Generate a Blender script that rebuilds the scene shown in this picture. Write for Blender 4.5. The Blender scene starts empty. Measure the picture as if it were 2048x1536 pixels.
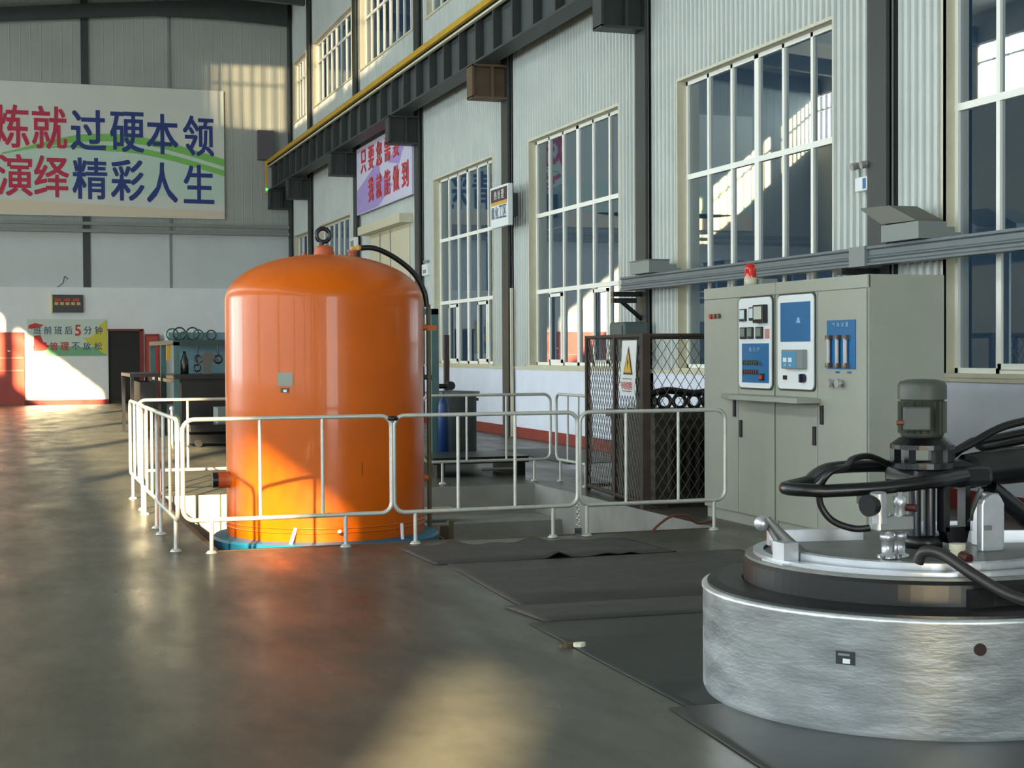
import bpy, math, random
from mathutils import Vector, Matrix
random.seed(7)
S = bpy.context.scene
COL = S.collection

# ------------------------------------------------------------------ camera
CAM_H = 1.52
cam_d = bpy.data.cameras.new('camera'); cam = bpy.data.objects.new('camera', cam_d); COL.objects.link(cam)
YAW, PITCH, ROLL, FPX = .3224, -.0212, -.0054, 3040.0
cyw, syw = math.cos(YAW), math.sin(YAW)
fw = Vector((syw*math.cos(PITCH), cyw*math.cos(PITCH), math.sin(PITCH)))
rt = Vector((cyw, -syw, 0)); up = rt.cross(fw)
cr, sr = math.cos(ROLL), math.sin(ROLL)
rt, up = rt*cr+up*sr, up*cr-rt*sr
cam.matrix_world = Matrix(((rt.x, up.x, -fw.x, 0), (rt.y, up.y, -fw.y, 0), (rt.z, up.z, -fw.z, CAM_H), (0, 0, 0, 1)))
cam_d.sensor_fit = 'HORIZONTAL'; cam_d.sensor_width = 36.0
cam_d.lens = 36.0*FPX/2048.0
cam_d.clip_start = .05; cam_d.clip_end = 1000
S.camera = cam

# ------------------------------------------------------------------ sky, sun, daylight, exposure
w = bpy.data.worlds.new('world'); S.world = w; w.use_nodes = True
bgn = w.node_tree.nodes['Background']
bgn.inputs[0].default_value = (.62, .80, 1.0, 1); bgn.inputs[1].default_value = 1.1

def aim(o, d):
    o.rotation_euler = Vector(d).to_track_quat('-Z', 'Y').to_euler()
def lamp(name, typ, energy, color, loc, d):
    l = bpy.data.lights.new(name, typ); l.energy = energy; l.color = color
    o = bpy.data.objects.new(name, l); COL.objects.link(o); o.location = loc; aim(o, d)
    return o, l
AZ, EL = math.radians(24.5), math.radians(18.7)
sun, sl = lamp('sun', 'SUN', 48.0, (1.0, .78, .44), (-30, -60, 30),
               (math.sin(AZ)*math.cos(EL), math.cos(AZ)*math.cos(EL), -math.sin(EL)))
sl.angle = math.radians(.75)
# added spot outside, throws the warm patch high in the back corner
A2 = math.radians(25.0); d2 = Vector((math.sin(A2), math.cos(A2), .001)).normalized()
tgt = Vector((8.72, 43.8, 10.3))
gl, gd = lamp('added_glare_spot', 'SPOT', 0.62e7, (1.0, .78, .46), tgt-d2*300, d2)
gd.spot_size = math.radians(1.46); gd.spot_blend = .05; gd.shadow_soft_size = .6
# daylight outside the left windows and the gate in the front gable
def sky_panel(name, y0, y1, z0, z1, x, energy, color, d):
    o, l = lamp(name, 'AREA', energy, color, (x, (y0+y1)/2, (z0+z1)/2), d)
    l.shape = 'RECTANGLE'; l.size = abs(z1-z0); l.size_y = abs(y1-y0)
    return o, l
LX, RX, YB, YF = -9.6, 8.72, 47.98, -32.0
o, l = lamp('daylight_upper', 'AREA', 5600, (.82, .95, 1.0), (LX-.9, 8, 9.6), (1, 0, 0))
l.shape = 'RECTANGLE'; l.size = 80; l.size_y = 2.6
o.rotation_euler = (math.radians(90), 0, math.radians(-90))
o, l = lamp('daylight_lower', 'AREA', 4000, (.84, .96, 1.0), (LX-.9, -6, 3.2), (1, 0, 0))
l.shape = 'RECTANGLE'; l.size = 52; l.size_y = 4.4
o.rotation_euler = (math.radians(90), 0, math.radians(-90))
o, l = lamp('added_low_back', 'AREA', 2300, (.84, .96, 1.0), (LX-.9, 26.4, 2.8), (1, 0, 0))  # added lamp behind the added low windows, brightens the back wall
l.shape = 'RECTANGLE'; l.size = 12.4; l.size_y = 3.8
o.rotation_euler = (math.radians(90), 0, math.radians(-90))
o, l = lamp('daylight_gate', 'AREA', 4000, (.86, .97, 1.0), (0, YF-.6, 4.0), (0, 1, 0))
l.shape = 'RECTANGLE'; l.size = 10; l.size_y = 8
o.rotation_euler = (math.radians(90), 0, 0)

S.view_settings.view_transform = 'Standard'; S.view_settings.look = 'None'
S.view_settings.gamma = 1.0; S.view_settings.use_curve_mapping = False
S.view_settings.exposure = 0.0
S.cycles.use_denoising = True
S.cycles.max_bounces = 8; S.cycles.diffuse_bounces = 5; S.cycles.glossy_bounces = 4
S.cycles.transparent_max_bounces = 12; S.cycles.transmission_bounces = 4
S.cycles.caustics_reflective = False; S.cycles.caustics_refractive = False
S.cycles.sample_clamp_indirect = 6.0

# ------------------------------------------------------------------ materials
def lin(r, g, b):
    f = lambda c: (c/255/12.92) if c/255 <= .04045 else ((c/255+.055)/1.055)**2.4
    return (f(r), f(g), f(b), 1)
MATS = {}
def mat(name, rgb, rough=.5, metal=0, var=0, scale=6, bump=0, bscale=40, stretch=None, rvar=0, coat=0, emit=0, spec=.5, rgb2=None):
    if name in MATS: return MATS[name]
    m = bpy.data.materials.new(name); m.use_nodes = True; nt = m.node_tree; N = nt.nodes; L = nt.links
    p = N['Principled BSDF']; c = lin(*rgb)
    p.inputs['Base Color'].default_value = c
    p.inputs['Roughness'].default_value = rough; p.inputs['Metallic'].default_value = metal
    p.inputs['Specular IOR Level'].default_value = spec
    if coat: p.inputs['Coat Weight'].default_value = coat; p.inputs['Coat Roughness'].default_value = .06
    if emit:
        p.inputs['Emission Color'].default_value = c; p.inputs['Emission Strength'].default_value = emit
    if var or bump or rvar:
        tc = N.new('ShaderNodeTexCoord'); mp = N.new('ShaderNodeMapping'); L.new(tc.outputs['Object'], mp.inputs[0])
        if stretch: mp.inputs['Scale'].default_value = stretch
        if var or rvar:
            n = N.new('ShaderNodeTexNoise'); n.inputs['Scale'].default_value = scale; n.inputs['Detail'].default_value = 6
            n.inputs['Roughness'].default_value = .6
            L.new(mp.outputs[0], n.inputs['Vector'])
        if var:
            r = N.new('ShaderNodeValToRGB'); L.new(n.outputs['Fac'], r.inputs[0])
            r.color_ramp.elements[0].position = .3; r.color_ramp.elements[1].position = .72
            a = lin(*rgb2) if rgb2 else tuple(x*(1-var) for x in c[:3])+(1,)
            b = tuple(min(1, x*(1+var*.6)) for x in c[:3])+(1,)
            r.color_ramp.elements[0].color = a; r.color_ramp.elements[1].color = b
            L.new(r.outputs[0], p.inputs['Base Color'])
        if rvar:
            mr = N.new('ShaderNodeMapRange'); L.new(n.outputs['Fac'], mr.inputs[0])
            mr.inputs[1].default_value = .3; mr.inputs[2].default_value = .7
            mr.inputs[3].default_value = max(.02, rough-rvar); mr.inputs[4].default_value = min(1, rough+rvar)
            L.new(mr.outputs[0], p.inputs['Roughness'])
        if bump:
            n2 = N.new('ShaderNodeTexNoise'); n2.inputs['Scale'].default_value = bscale; n2.inputs['Detail'].default_value = 4
            L.new(mp.outputs[0], n2.inputs['Vector'])
            bn = N.new('ShaderNodeBump'); bn.inputs['Strength'].default_value = bump; bn.inputs['Distance'].default_value = .01
            L.new(n2.outputs['Fac'], bn.inputs['Height']); L.new(bn.outputs[0], p.inputs['Normal'])
    MATS[name] = m
    return m

def glass_mat(name, tint, ior):
    m = bpy.data.materials.new(name); m.use_nodes = True; nt = m.node_tree; N = nt.nodes; L = nt.links
    N.remove(N['Principled BSDF']); out = N['Material Output']
    t = N.new('ShaderNodeBsdfTransparent'); t.inputs[0].default_value = tint
    g = N.new('ShaderNodeBsdfGlossy'); g.inputs['Roughness'].default_value = .015; g.inputs[0].default_value = (.86, .95, 1, 1)
    f = N.new('ShaderNodeFresnel'); f.inputs[0].default_value = ior
    x = N.new('ShaderNodeMixShader'); L.new(f.outputs[0], x.inputs[0]); L.new(t.outputs[0], x.inputs[1]); L.new(g.outputs[0], x.inputs[2])
    L.new(x.outputs[0], out.inputs[0]); MATS[name] = m
    return m

def floor_mat():
    m = bpy.data.materials.new('polished_concrete'); m.use_nodes = True; nt = m.node_tree; N = nt.nodes; L = nt.links
    p = N['Principled BSDF']; tc = N.new('ShaderNodeTexCoord')
    def noise(sc, det, stretch=(1, 1, 1)):
        mp = N.new('ShaderNodeMapping'); mp.inputs['Scale'].default_value = stretch; L.new(tc.outputs['Object'], mp.inputs[0])
        n = N.new('ShaderNodeTexNoise'); n.inputs['Scale'].default_value = sc; n.inputs['Detail'].default_value = det; n.inputs['Roughness'].default_value = .62
        L.new(mp.outputs[0], n.inputs['Vector']); return n.outputs['Fac']
    a = noise(.8, 8); b = noise(5, 8, (1, .5, 1)); c = noise(2.2, 6, (1, .35, 1))
    def ramp(src, p0, c0, p1, c1):
        r = N.new('ShaderNodeValToRGB'); L.new(src, r.inputs[0])
        r.color_ramp.elements[0].position = p0; r.color_ramp.elements[0].color = c0
        r.color_ramp.elements[1].position = p1; r.color_ramp.elements[1].color = c1
        return r.outputs[0]
    base = ramp(a, .32, lin(72, 71, 64), .7, lin(96, 94, 85))
    det = ramp(b, .35, (.84, .84, .84, 1), .68, (1.06, 1.06, 1.05, 1))
    mx = N.new('ShaderNodeMix'); mx.data_type = 'RGBA'; mx.blend_type = 'MULTIPLY'; mx.inputs[0].default_value = 1
    L.new(base, mx.inputs[6]); L.new(det, mx.inputs[7]); L.new(mx.outputs[2], p.inputs['Base Color'])
    rr = N.new('ShaderNodeMapRange'); L.new(c, rr.inputs[0]); rr.inputs[1].default_value = .3; rr.inputs[2].default_value = .7
    rr.inputs[3].default_value = .24; rr.inputs[4].default_value = .46; L.new(rr.outputs[0], p.inputs['Roughness'])
    bn = N.new('ShaderNodeBump'); bn.inputs['Strength'].default_value = .05; bn.inputs['Distance'].default_value = .02
    L.new(noise(2.5, 2, (1, .6, 1)), bn.inputs['Height']); L.new(bn.outputs[0], p.inputs['Normal'])
    p.inputs['Specular IOR Level'].default_value = .36
    return m

M_floor = floor_mat()
M_glass = glass_mat('tinted_glass', (.028, .052, .075, 1), 5.0)
M_metalwall = mat('wall_sheet', (204, 208, 202), .40, var=.08, scale=1.2)
M_backsheet = mat('back_sheet', (166, 169, 160), .55, var=.10, scale=.7)
M_white = mat('white_plaster', (226, 230, 240), .75, var=.06, scale=2)
M_whiteb = mat('white_plaster_back', (240, 242, 240), .75, var=.05, scale=1.5)
M_red = mat('red_paint', (134, 48, 38), .6, var=.2, scale=3)
M_reddoor = mat('red_door', (178, 62, 46), .45, var=.1, scale=2)
M_dark = mat('dark_steel', (46, 52, 50), .5, var=.2, scale=2)
M_darker = mat('black_steel', (15, 15, 17), .32, var=.2, scale=4)
M_brown = mat('brown_steel', (92, 74, 52), .6, var=.3, scale=3)
M_yellow = mat('yellow_busbar', (190, 150, 30), .5, var=.15, scale=4)
M_cream = mat('cream_trim', (206, 200, 172), .55, var=.06)
M_frame = mat('window_frame', (248, 246, 234), .45)
M_ceil = mat('roof_sheet', (180, 180, 172), .7, var=.08, scale=.5)
M_conc = mat('pit_concrete', (150, 150, 144), .8, var=.25, scale=1.6, bump=.2)
M_concd = mat('pit_floor', (70, 66, 56), .8, var=.4, scale=2)
M_orange = mat('orange_enamel', (212, 97, 0), .33, var=.08, scale=2.5, coat=.14, spec=.28, bump=.02, bscale=3)
M_orange2 = mat('orange_lug', (176, 84, 40), .5, var=.2)
M_blue = mat('blue_paint', (22, 110, 150), .45, var=.15)
M_galv = mat('galvanised_tube', (206, 205, 196), .36, metal=.35, var=.12, scale=14)
M_beige = mat('beige_enamel', (158, 160, 146), .45, var=.04)
M_beige2 = mat('dark_surround', (60, 60, 54), .7)  # dark border behind the instrument faceplates
M_panelw = mat('white_panel', (232, 236, 234), .3)
M_pblue = mat('blue_panel', (18, 102, 154), .4, var=.06)
M_black = mat('black_plastic', (18, 18, 20), .4)
M_rubber = mat('black_rubber', (16, 15, 16), .38)
M_chrome = mat('chrome', (222, 222, 222), .15, metal=1)
M_lens = mat('red_lens', (210, 34, 18), .12, coat=.6)
M_grey = mat('grey_box', (128, 134, 130), .5)
M_tray = mat('tray_grey', (98, 106, 109), .45, var=.06)
M_rust = mat('rusty_steel', (62, 48, 40), .7, var=.35, scale=8)
M_trafo = mat('transformer_dark', (52, 46, 38), .6, var=.3, scale=4)
M_mesh = mat('mesh_wire', (96, 92, 84), .5, metal=.4)
M_silver = mat('aluminium_paint', (228, 232, 234), .38, metal=.72, var=.20, scale=4, bump=.22, bscale=22, stretch=(1, 1, 3.2), rvar=.1)
M_silver2 = mat('bright_aluminium', (204, 206, 210), .32, metal=.7, var=.1, scale=12)
M_lid = mat('lid_grey', (128, 128, 122), .5, metal=.35, var=.25, scale=6)
M_motor = mat('motor_green_grey', (58, 63, 50), .55, var=.2, scale=9)
M_mat = mat('rubber_sheet', (66, 63, 60), .62, var=.3, scale=3, bump=.3, bscale=5, rvar=.12)
M_mat2 = mat('green_black_sheet', (42, 46, 43), .5, var=.25, scale=3, bump=.2, bscale=6)
M_teal = mat('teal_frame', (70, 100, 98), .5, var=.15)
M_drum = mat('drum_grey', (108, 116, 113), .5, metal=.2, var=.25, scale=3)
M_bcyl = mat('blue_cylinder_paint', (20, 52, 100), .4)
M_tred = mat('red_lettering', (190, 40, 72), .6)
M_tnavy = mat('navy_lettering', (30, 52, 120), .6)
M_tred2 = mat('red_lettering_bright', (206, 52, 58), .6)
M_ban = mat('banner_white', (216, 218, 206), .6, var=.05, scale=.6)
M_banpale = mat('banner_mint', (196, 216, 200), .6)
M_banpeach = mat('banner_peach', (222, 206, 180), .6)
M_green = mat('banner_green', (126, 190, 92), .6)
M_lilac = mat('banner_lilac', (206, 204, 226), .6)
M_purple = mat('banner_purple', (164, 146, 206), .6)
M_mint = mat('sign_mint', (208, 222, 206), .6)
M_sgreen = mat('sign_green', (124, 178, 136), .6)
M_syel = mat('sign_yellow', (216, 204, 76), .6)
M_sred = mat('sign_red', (206, 60, 52), .6)
M_txt = mat('grey_lettering', (84, 94, 128), .6)
M_wood = mat('old_board', (176, 160, 128), .7, var=.2)
M_maroon = mat('maroon', (62, 34, 48), .5)
M_amber = mat('amber_strip', (206, 160, 60), .5)
M_gold = mat('gold_lettering', (206, 170, 90), .5)
M_copper = mat('copper_scrap', (120, 66, 44), .5)
M_warn = mat('warning_yellow', (214, 164, 36), .5)
M_ltxt = mat('pale_lettering', (140, 180, 206), .5)
M_screen = mat('recorder_glass', (96, 150, 186), .15)
M_white2 = mat('white_tag', (230, 226, 240), .4)
M_olive = mat('olive_pipe', (104, 100, 74), .55, var=.15)

# ------------------------------------------------------------------ mesh helpers
class MB:
    def __init__(s): s.v = []; s.f = []; s.sm = []
    def add(s, vs, fs, smooth=False):
        b = len(s.v); s.v += [tuple(v) for v in vs]
        for f in fs: s.f.append([b+i for i in f]); s.sm.append(smooth)
        return s
    def box(s, x0, x1, y0, y1, z0, z1):
        vs = [(x, y, z) for x in (x0, x1) for y in (y0, y1) for z in (z0, z1)]
        return s.add(vs, [(0, 1, 3, 2), (4, 6, 7, 5), (0, 4, 5, 1), (2, 3, 7, 6), (0, 2, 6, 4), (1, 5, 7, 3)])
    def quad(s, a, b, c, d): return s.add([a, b, c, d], [(0, 1, 2, 3)])
    def prism(s, poly, axis, h0, h1):
        # poly of 2-D points extruded along axis ('x': (y,z), 'y': (x,z), 'z': (x,y))
        def P(p, h):
            return {'x': (h, p[0], p[1]), 'y': (p[0], h, p[1]), 'z': (p[0], p[1], h)}[axis]
        n = len(poly); vs = [P(p, h0) for p in poly]+[P(p, h1) for p in poly]
        fs = [tuple(range(n))[::-1], tuple(range(n, 2*n))]+[(i, (i+1) % n, n+(i+1) % n, n+i) for i in range(n)]
        return s.add(vs, fs)
    def tube(s, pts, r, n=8, closed=False, caps=True):
        pts = [Vector(p) for p in pts]; m = len(pts); rings = []; prev = None
        rs = r if isinstance(r, (list, tuple)) else [r]*m
        for i, p in enumerate(pts):
            a = pts[(i-1) % m] if (closed or i > 0) else p
            b = pts[(i+1) % m] if (closed or i < m-1) else p
            t = (b-a).normalized()
            if prev is None:
                u = t.orthogonal().normalized()
            else:
                u = prev-t*prev.dot(t)
                u = u.normalized() if u.length > 1e-6 else t.orthogonal().normalized()
            prev = u; v = t.cross(u)
            rings.append([p+(u*math.cos(2*math.pi*k/n)+v*math.sin(2*math.pi*k/n))*rs[i] for k in range(n)])
        vs = [q for R in rings for q in R]; fs = []
        for i in range(m if closed else m-1):
            j = (i+1) % m
            for k in range(n): fs.append((i*n+k, i*n+(k+1) % n, j*n+(k+1) % n, j*n+k))
        s.add(vs, fs, True)
        if caps and not closed:
            s.add(rings[0], [tuple(range(n))[::-1]]); s.add(rings[-1], [tuple(range(n))])
        return s
    def cyl(s, a, b, r, n=24, r2=None): return s.tube([a, b], [r, r if r2 is None else r2], n)
    def lathe(s, prof, c=(0, 0), n=64, smooth=True, a0=0, a1=2*math.pi):
        full = abs(a1-a0-2*math.pi) < 1e-6; k = n if full else n+1
        vs = []; m = len(prof)
        for i in range(k):
            a = a0+(a1-a0)*i/n
            for r, z in prof: vs.append((c[0]+r*math.cos(a), c[1]+r*math.sin(a), z))
        fs = []
        for i in range(n):
            j = (i+1) % k
            for q in range(m-1): fs.append((i*m+q, j*m+q, j*m+q+1, i*m+q+1))
        return s.add(vs, fs, smooth)
    def sphere(s, c, r, n=16, sc=(1, 1, 1)):
        vs = []; fs = []; h = n//2
        for i in range(h+1):
            t = math.pi*i/h
            for k in range(n):
                p = 2*math.pi*k/n
                vs.append((c[0]+r*sc[0]*math.sin(t)*math.cos(p), c[1]+r*sc[1]*math.sin(t)*math.sin(p), c[2]+r*sc[2]*math.cos(t)))
        for i in range(h):
            for k in range(n): fs.append((i*n+k, (i+1)*n+k, (i+1)*n+(k+1) % n, i*n+(k+1) % n))
        return s.add(vs, fs, True)
    def torus(s, c, R, r, axis='z', n=28, k=10):
        pts = []
        for i in range(n):
            a = 2*math.pi*i/n; u, v = R*math.cos(a), R*math.sin(a)
            pts.append({'z': (c[0]+u, c[1]+v, c[2]), 'y': (c[0]+u, c[1], c[2]+v), 'x': (c[0], c[1]+u, c[2]+v)}[axis])
        return s.tube(pts, r, k, closed=True)
    def rot(s, ang, c=(0, 0)):
        ca, sa = math.cos(ang), math.sin(ang)
        s.v = [(c[0]+(x-c[0])*ca-(y-c[1])*sa, c[1]+(x-c[0])*sa+(y-c[1])*ca, z) for x, y, z in s.v]; return s
    def build(s, name, m, parent=None, bevel=0, label=None, origin=None, smooth_angle=True):
        off = Vector((0, 0, 0))
        if parent is not None:
            off = Vector(parent['_o']) if '_o' in parent else Vector(parent.location)
        elif origin is not None: off = Vector(origin)
        me = bpy.data.meshes.new(name)
        me.from_pydata([tuple(Vector(v)-off) for v in s.v], [], s.f)
        for p, q in zip(me.polygons, s.sm): p.use_smooth = q
        me.validate(); me.update(); me.materials.append(m)
        o = bpy.data.objects.new(name, me); COL.objects.link(o)
        if parent is not None: o.parent = parent
        else: o.location = off
        o['_o'] = tuple(off)
        if bevel:
            b = o.modifiers.new('bevel', 'BEVEL'); b.width = bevel; b.segments = 2; b.limit_method = 'ANGLE'; b.angle_limit = math.radians(40)
        if label: o['label'] = label
        return o

def tag(o, label, cat, group=None, kind=None):
    o['label'] = label; o['category'] = cat
    if group: o['group'] = group
    if kind: o['kind'] = kind
    return o
def thing(name, loc, label, cat, group=None, kind=None):
    o = bpy.data.objects.new(name, None); COL.objects.link(o); o.location = loc; o.empty_display_size = .1
    o['_o'] = tuple(loc)
    return tag(o, label, cat, group, kind)
def struct(o, label, cat): return tag(o, label, cat, None, 'structure')
def copy_tree(o, parent=None):
    c = o.copy(); COL.objects.link(c)
    if parent is not None: c.parent = parent
    for ch in list(o.children): copy_tree(ch, c)
    return c
def arc(c, r, a0, a1, n, f):
    return [f(c[0]+r*math.cos(a0+(a1-a0)*i/n), c[1]+r*math.sin(a0+(a1-a0)*i/n)) for i in range(n+1)]
def smooth(pts, n=6):
    P = [Vector(p) for p in pts]; out = []
    for i in range(len(P)-1):
        p0 = P[max(0, i-1)]; p1 = P[i]; p2 = P[i+1]; p3 = P[min(len(P)-1, i+2)]
        for k in range(n):
            t = k/n
            out.append(.5*((2*p1)+(p2-p0)*t+(2*p0-5*p1+4*p2-p3)*t*t+(3*p1-p0-3*p2+p3)*t**3))
    out.append(P[-1]); return out

def glyphs(mb, chars, cells, u, v, n, bold=.012, thick=.004):
    """write characters: each cell = (centre, width, height); u, v = reading and up axes, n = outward normal"""
    u, v, n = Vector(u), Vector(v), Vector(n)
    dg = bpy.context.evaluated_depsgraph_get()
    for ch, (c, wd, ht) in zip(chars, cells):
        cu = bpy.data.curves.new('glyph', 'FONT'); cu.body = ch; cu.size = 1; cu.resolution_u = 3; cu.fill_mode = 'FRONT'
        t = bpy.data.objects.new('glyph', cu); COL.objects.link(t); dg.update()
        me = bpy.data.meshes.new_from_object(t.evaluated_get(dg))
        if len(me.vertices):
            xs = [q.co.x for q in me.vertices]; ys = [q.co.y for q in me.vertices]
            mx, my = (min(xs)+max(xs))/2, (min(ys)+max(ys))/2
            sx, sy = wd/max(1e-6, max(xs)-min(xs)), ht/max(1e-6, max(ys)-min(ys))
            for k, (ox, oy) in enumerate(((-1, -1), (1, -1), (1, 1), (-1, 1), (0, 0))):
                b = [Vector(c)+u*((q.co.x-mx)*sx+ox*bold*wd)+v*((q.co.y-my)*sy+oy*bold*ht*.7)+n*(thick+.0004*k) for q in me.vertices]
                mb.add(b, [tuple(p.vertices) for p in me.polygons])
        bpy.data.objects.remove(t); bpy.data.curves.remove(cu); bpy.data.meshes.remove(me)
    return mb

# ------------------------------------------------------------------ shell
PX0, PX1, PY0, PY1, PD = 1.55, 5.78, 11.80, 16.50, -1.3       # furnace pit
f = MB()
xs = [LX, PX0, PX1, RX]; ys = [YF, PY0, PY1, YB]
for i in range(3):
    for j in range(3):
        if i == 1 and j == 1: continue
        f.quad((xs[i], ys[j], 0), (xs[i+1], ys[j], 0), (xs[i+1], ys[j+1], 0), (xs[i], ys[j+1], 0))
struct(f.build('floor', M_floor), 'polished grey-green concrete factory floor', 'floor')
p = MB()
p.quad((PX0, PY0, 0), (PX0, PY1, 0), (PX0, PY1, PD), (PX0, PY0, PD)); p.quad((PX1, PY0, 0), (PX1, PY0, PD), (PX1, PY1, PD), (PX1, PY1, 0))
p.quad((PX0, PY1, 0), (PX1, PY1, 0), (PX1, PY1, PD), (PX0, PY1, PD)); p.quad((PX0, PY0, 0), (PX0, PY0, PD), (PX1, PY0, PD), (PX1, PY0, 0))
# two concrete steps down in the back right corner
p.box(4.3, 5.78, 15.6, 16.5, PD, -.32); p.box(4.3, 5.78, 15.0, 15.6, PD, -.62)
struct(p.build('wall_pit', M_conc), 'bare concrete walls and steps of the sunken furnace pit', 'pit wall')
p = MB(); p.quad((PX0, PY0, PD), (PX1, PY0, PD), (PX1, PY1, PD), (PX0, PY1, PD))
struct(p.build('floor_pit', M_concd), 'dark dirty bottom of the furnace pit', 'floor')
p = MB(); p.box(PX0-.05, PX0, PY0, PY1, -.06, .004); p.box(PX0-.05, PX1, PY0-.05, PY0, -.06, .004)
struct(p.build('trim_pit', M_brown), 'steel angle edging along the pit rim', 'trim')

BAY, COL0 = 6.15, 13.75
cols = [COL0+BAY*k for k in range(-3, 6)]+[47.72]
roofz = lambda x: 12.35+.10*x
PITCHC, DEP = .13, .036
def corrugate(mb, y0, y1, z0, z1, x, s=1):
    """upright trapezoid ribs on a wall at x"""
    k0 = math.floor(y0/PITCHC); prof = []
    y = k0*PITCHC
    while y < y1+PITCHC:
        prof += [(y, 0), (y+.082, 0), (y+.092, DEP), (y+.120, DEP)]; y += PITCHC
    pr = [q for q in prof if y0 < q[0] < y1]
    pr = [(y0, 0)]+pr+[(y1, 0)]
    vs = []; fs = []
    for q in pr: vs += [(x-s*q[1], q[0], z0), (x-s*q[1], q[0], z1)]
    for i in range(len(pr)-1): fs.append((2*i, 2*i+2, 2*i+3, 2*i+1))
    mb.add(vs, fs)

WC = {k: COL0+BAY*k+3.1 for k in (-1, 0, 1, 2, 4)}             # lower window centres, by bay
lower = {k: (WC[k]-2.03, WC[k]+2.03) for k in WC}; lower[5] = (44.72, 47.45)
upper = {1: (20.3+BAY*0, 25.5), 2: (26.5, 31.65), 3: (32.85, 38.05), 4: (39.05, 44.22), 5: (45.35, 47.5)}
DOOR = (33.15, 36.95)
cw = MB()
edges = [YF]+cols
Z0, ZL0, ZL1, ZU0, ZU1, ZT = 1.23, 1.29, 5.16, 8.7, 10.55, 13.4
for i in range(len(edges)-1):
    a, b = edges[i], edges[i+1]
    k = i-1-3+0
    kk = round((a-COL0)/BAY) if i > 0 else None
    lo = lower.get(kk); hi = upper.get(kk)
    if kk == 3:
        corrugate(cw, a, DOOR[0], Z0, 5.16, RX); corrugate(cw, DOOR[1], b, Z0, 5.16, RX); corrugate(cw, DOOR[0], DOOR[1], 4.42, 5.16, RX)
    elif lo:
        corrugate(cw, a, lo[0], Z0, ZL1, RX); corrugate(cw, lo[1], b, Z0, ZL1, RX)
    else: corrugate(cw, a, b, Z0, ZL1, RX)
    corrugate(cw, a, b, ZL1, ZU0, RX)
    if hi:
        corrugate(cw, a, hi[0], ZU0, ZU1, RX); corrugate(cw, hi[1], b, ZU0, ZU1, RX)
    else: corrugate(cw, a, b, ZU0, ZU1, RX)
    corrugate(cw, a, b, ZU1, ZT, RX)
corrugate(cw, cols[-1], YB, Z0, ZT, RX)
struct(cw.build('wall_right', M_metalwall), 'tall pale grey ribbed sheet-metal wall with big windows', 'wall')
p = MB()
for a, b in ((YF, DOOR[0]), (DOOR[1], YB)): p.box(RX-.03, RX+.25, a, b, 0, Z0)
struct(p.build('wall_right_lower', M_white), 'white plastered brick base of the window wall', 'wall')
p = MB()
for a, b in ((YF, DOOR[0]), (DOOR[1], YB)): p.box(RX-.045, RX-.03, a, b, 0, .18)
struct(p.build('baseboard_right', M_red), 'dark red painted skirting below the white window wall', 'baseboard')
p = MB(); p.box(RX-.05, RX+.02, YF, DOOR[0], Z0-.02, Z0+.03); p.box(RX-.05, RX+.02, DOOR[1], YB, Z0-.02, Z0+.03)
struct(p.build('trim_1', M_cream), 'cream flashing strip on top of the white wall base', 'trim')

# back gable
p = MB()
n = 0; x = LX; prof = []
while x < RX:
    prof += [(x, 0), (x+.24, 0), (x+.25, .005), (x+.27, .005), (x+.28, 0)]; x += .30
prof.append((RX, 0)); vs = []; fs = []
for q in prof: vs += [(q[0], YB+.02-q[1], 3.5), (q[0], YB+.02-q[1], 13.4)]
for i in range(len(prof)-1): fs.append((2*i, 2*i+1, 2*i+3, 2*i+2))
p.add(vs, fs)
pm = MB(); pm.box(LX, RX, YB-.02, YB+.01, 3.5, 5.2)  # paler copy of the back sheet; the shade higher up is put into colour
struct(pm.build('wall_back_middle', mat('back_sheet_lit', (206, 211, 208), .5, var=.06, scale=.8)), 'strip of the back wall between the tubes and the white base, toned paler as if better lit', 'wall')
struct(p.build('wall_back', M_backsheet), 'grey sheet-metal gable wall above the white back wall', 'wall')
p = MB()
for a, b, z0 in ((LX, -3.2, 0), (-3.2, .58, 2.18), (.58, 3.02, 0), (3.02, 4.03, 2.24), (4.03, RX, 0)): p.box(a, b, YB-.12, YB+.1, z0, 3.54)
struct(p.build('wall_back_lower', M_whiteb), 'white plastered lower part of the back wall', 'wall')
p = MB()
for a, b in ((LX, -3.2), (.58, 3.02), (4.03, RX)): p.box(a, b, YB-.14, YB-.12, 0, .14)
struct(p.build('baseboard_back', M_red), 'red painted skirting at the foot of the back wall', 'baseboard')
# left wall with sun-facing windows, and front gable with gate
p = MB(); LO = 4.8
lw = [LO+6.15*k for k in range(-6, 8)]
WIN = {-20: (-19.8, -18.5), -14: (-14.2, -11.7)}      # openings cut down to shape the sun patches on floor and tank
WINZ = {-20: (8.7, 9.62), -14: (9.15, 10.25)}
prev = YF
for c in lw:
    a, b = WIN.get(round(c), (max(YF, c-2.7), min(YB, c+2.7)))
    if b <= YF or a >= YB: continue
    p.box(LX-.12, LX, prev, a, 0, 13)
    low = (1.3, 5.2) if c < 20 else (1.2, 4.4) if c < 31 else None  # far low openings added to let light onto the back wall
    if low: p.box(LX-.12, LX, a, b, 0, low[0]); p.box(LX-.12, LX, a, b, low[1], 8.7)
    else: p.box(LX-.12, LX, a, b, 0, 8.7)
    z0, z1 = WINZ.get(round(c), (8.7, 10.5))
    p.box(LX-.12, LX, a, b, 8.7, z0) if z0 > 8.7 else None
    p.box(LX-.12, LX, a, b, z1, 13); prev = b
p.box(LX-.12, LX, prev, YB, 0, 13)
struct(p.build('wall_left', M_backsheet), 'sheet-metal wall with clerestory windows on the sunny side', 'wall')
nw = 2
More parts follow.
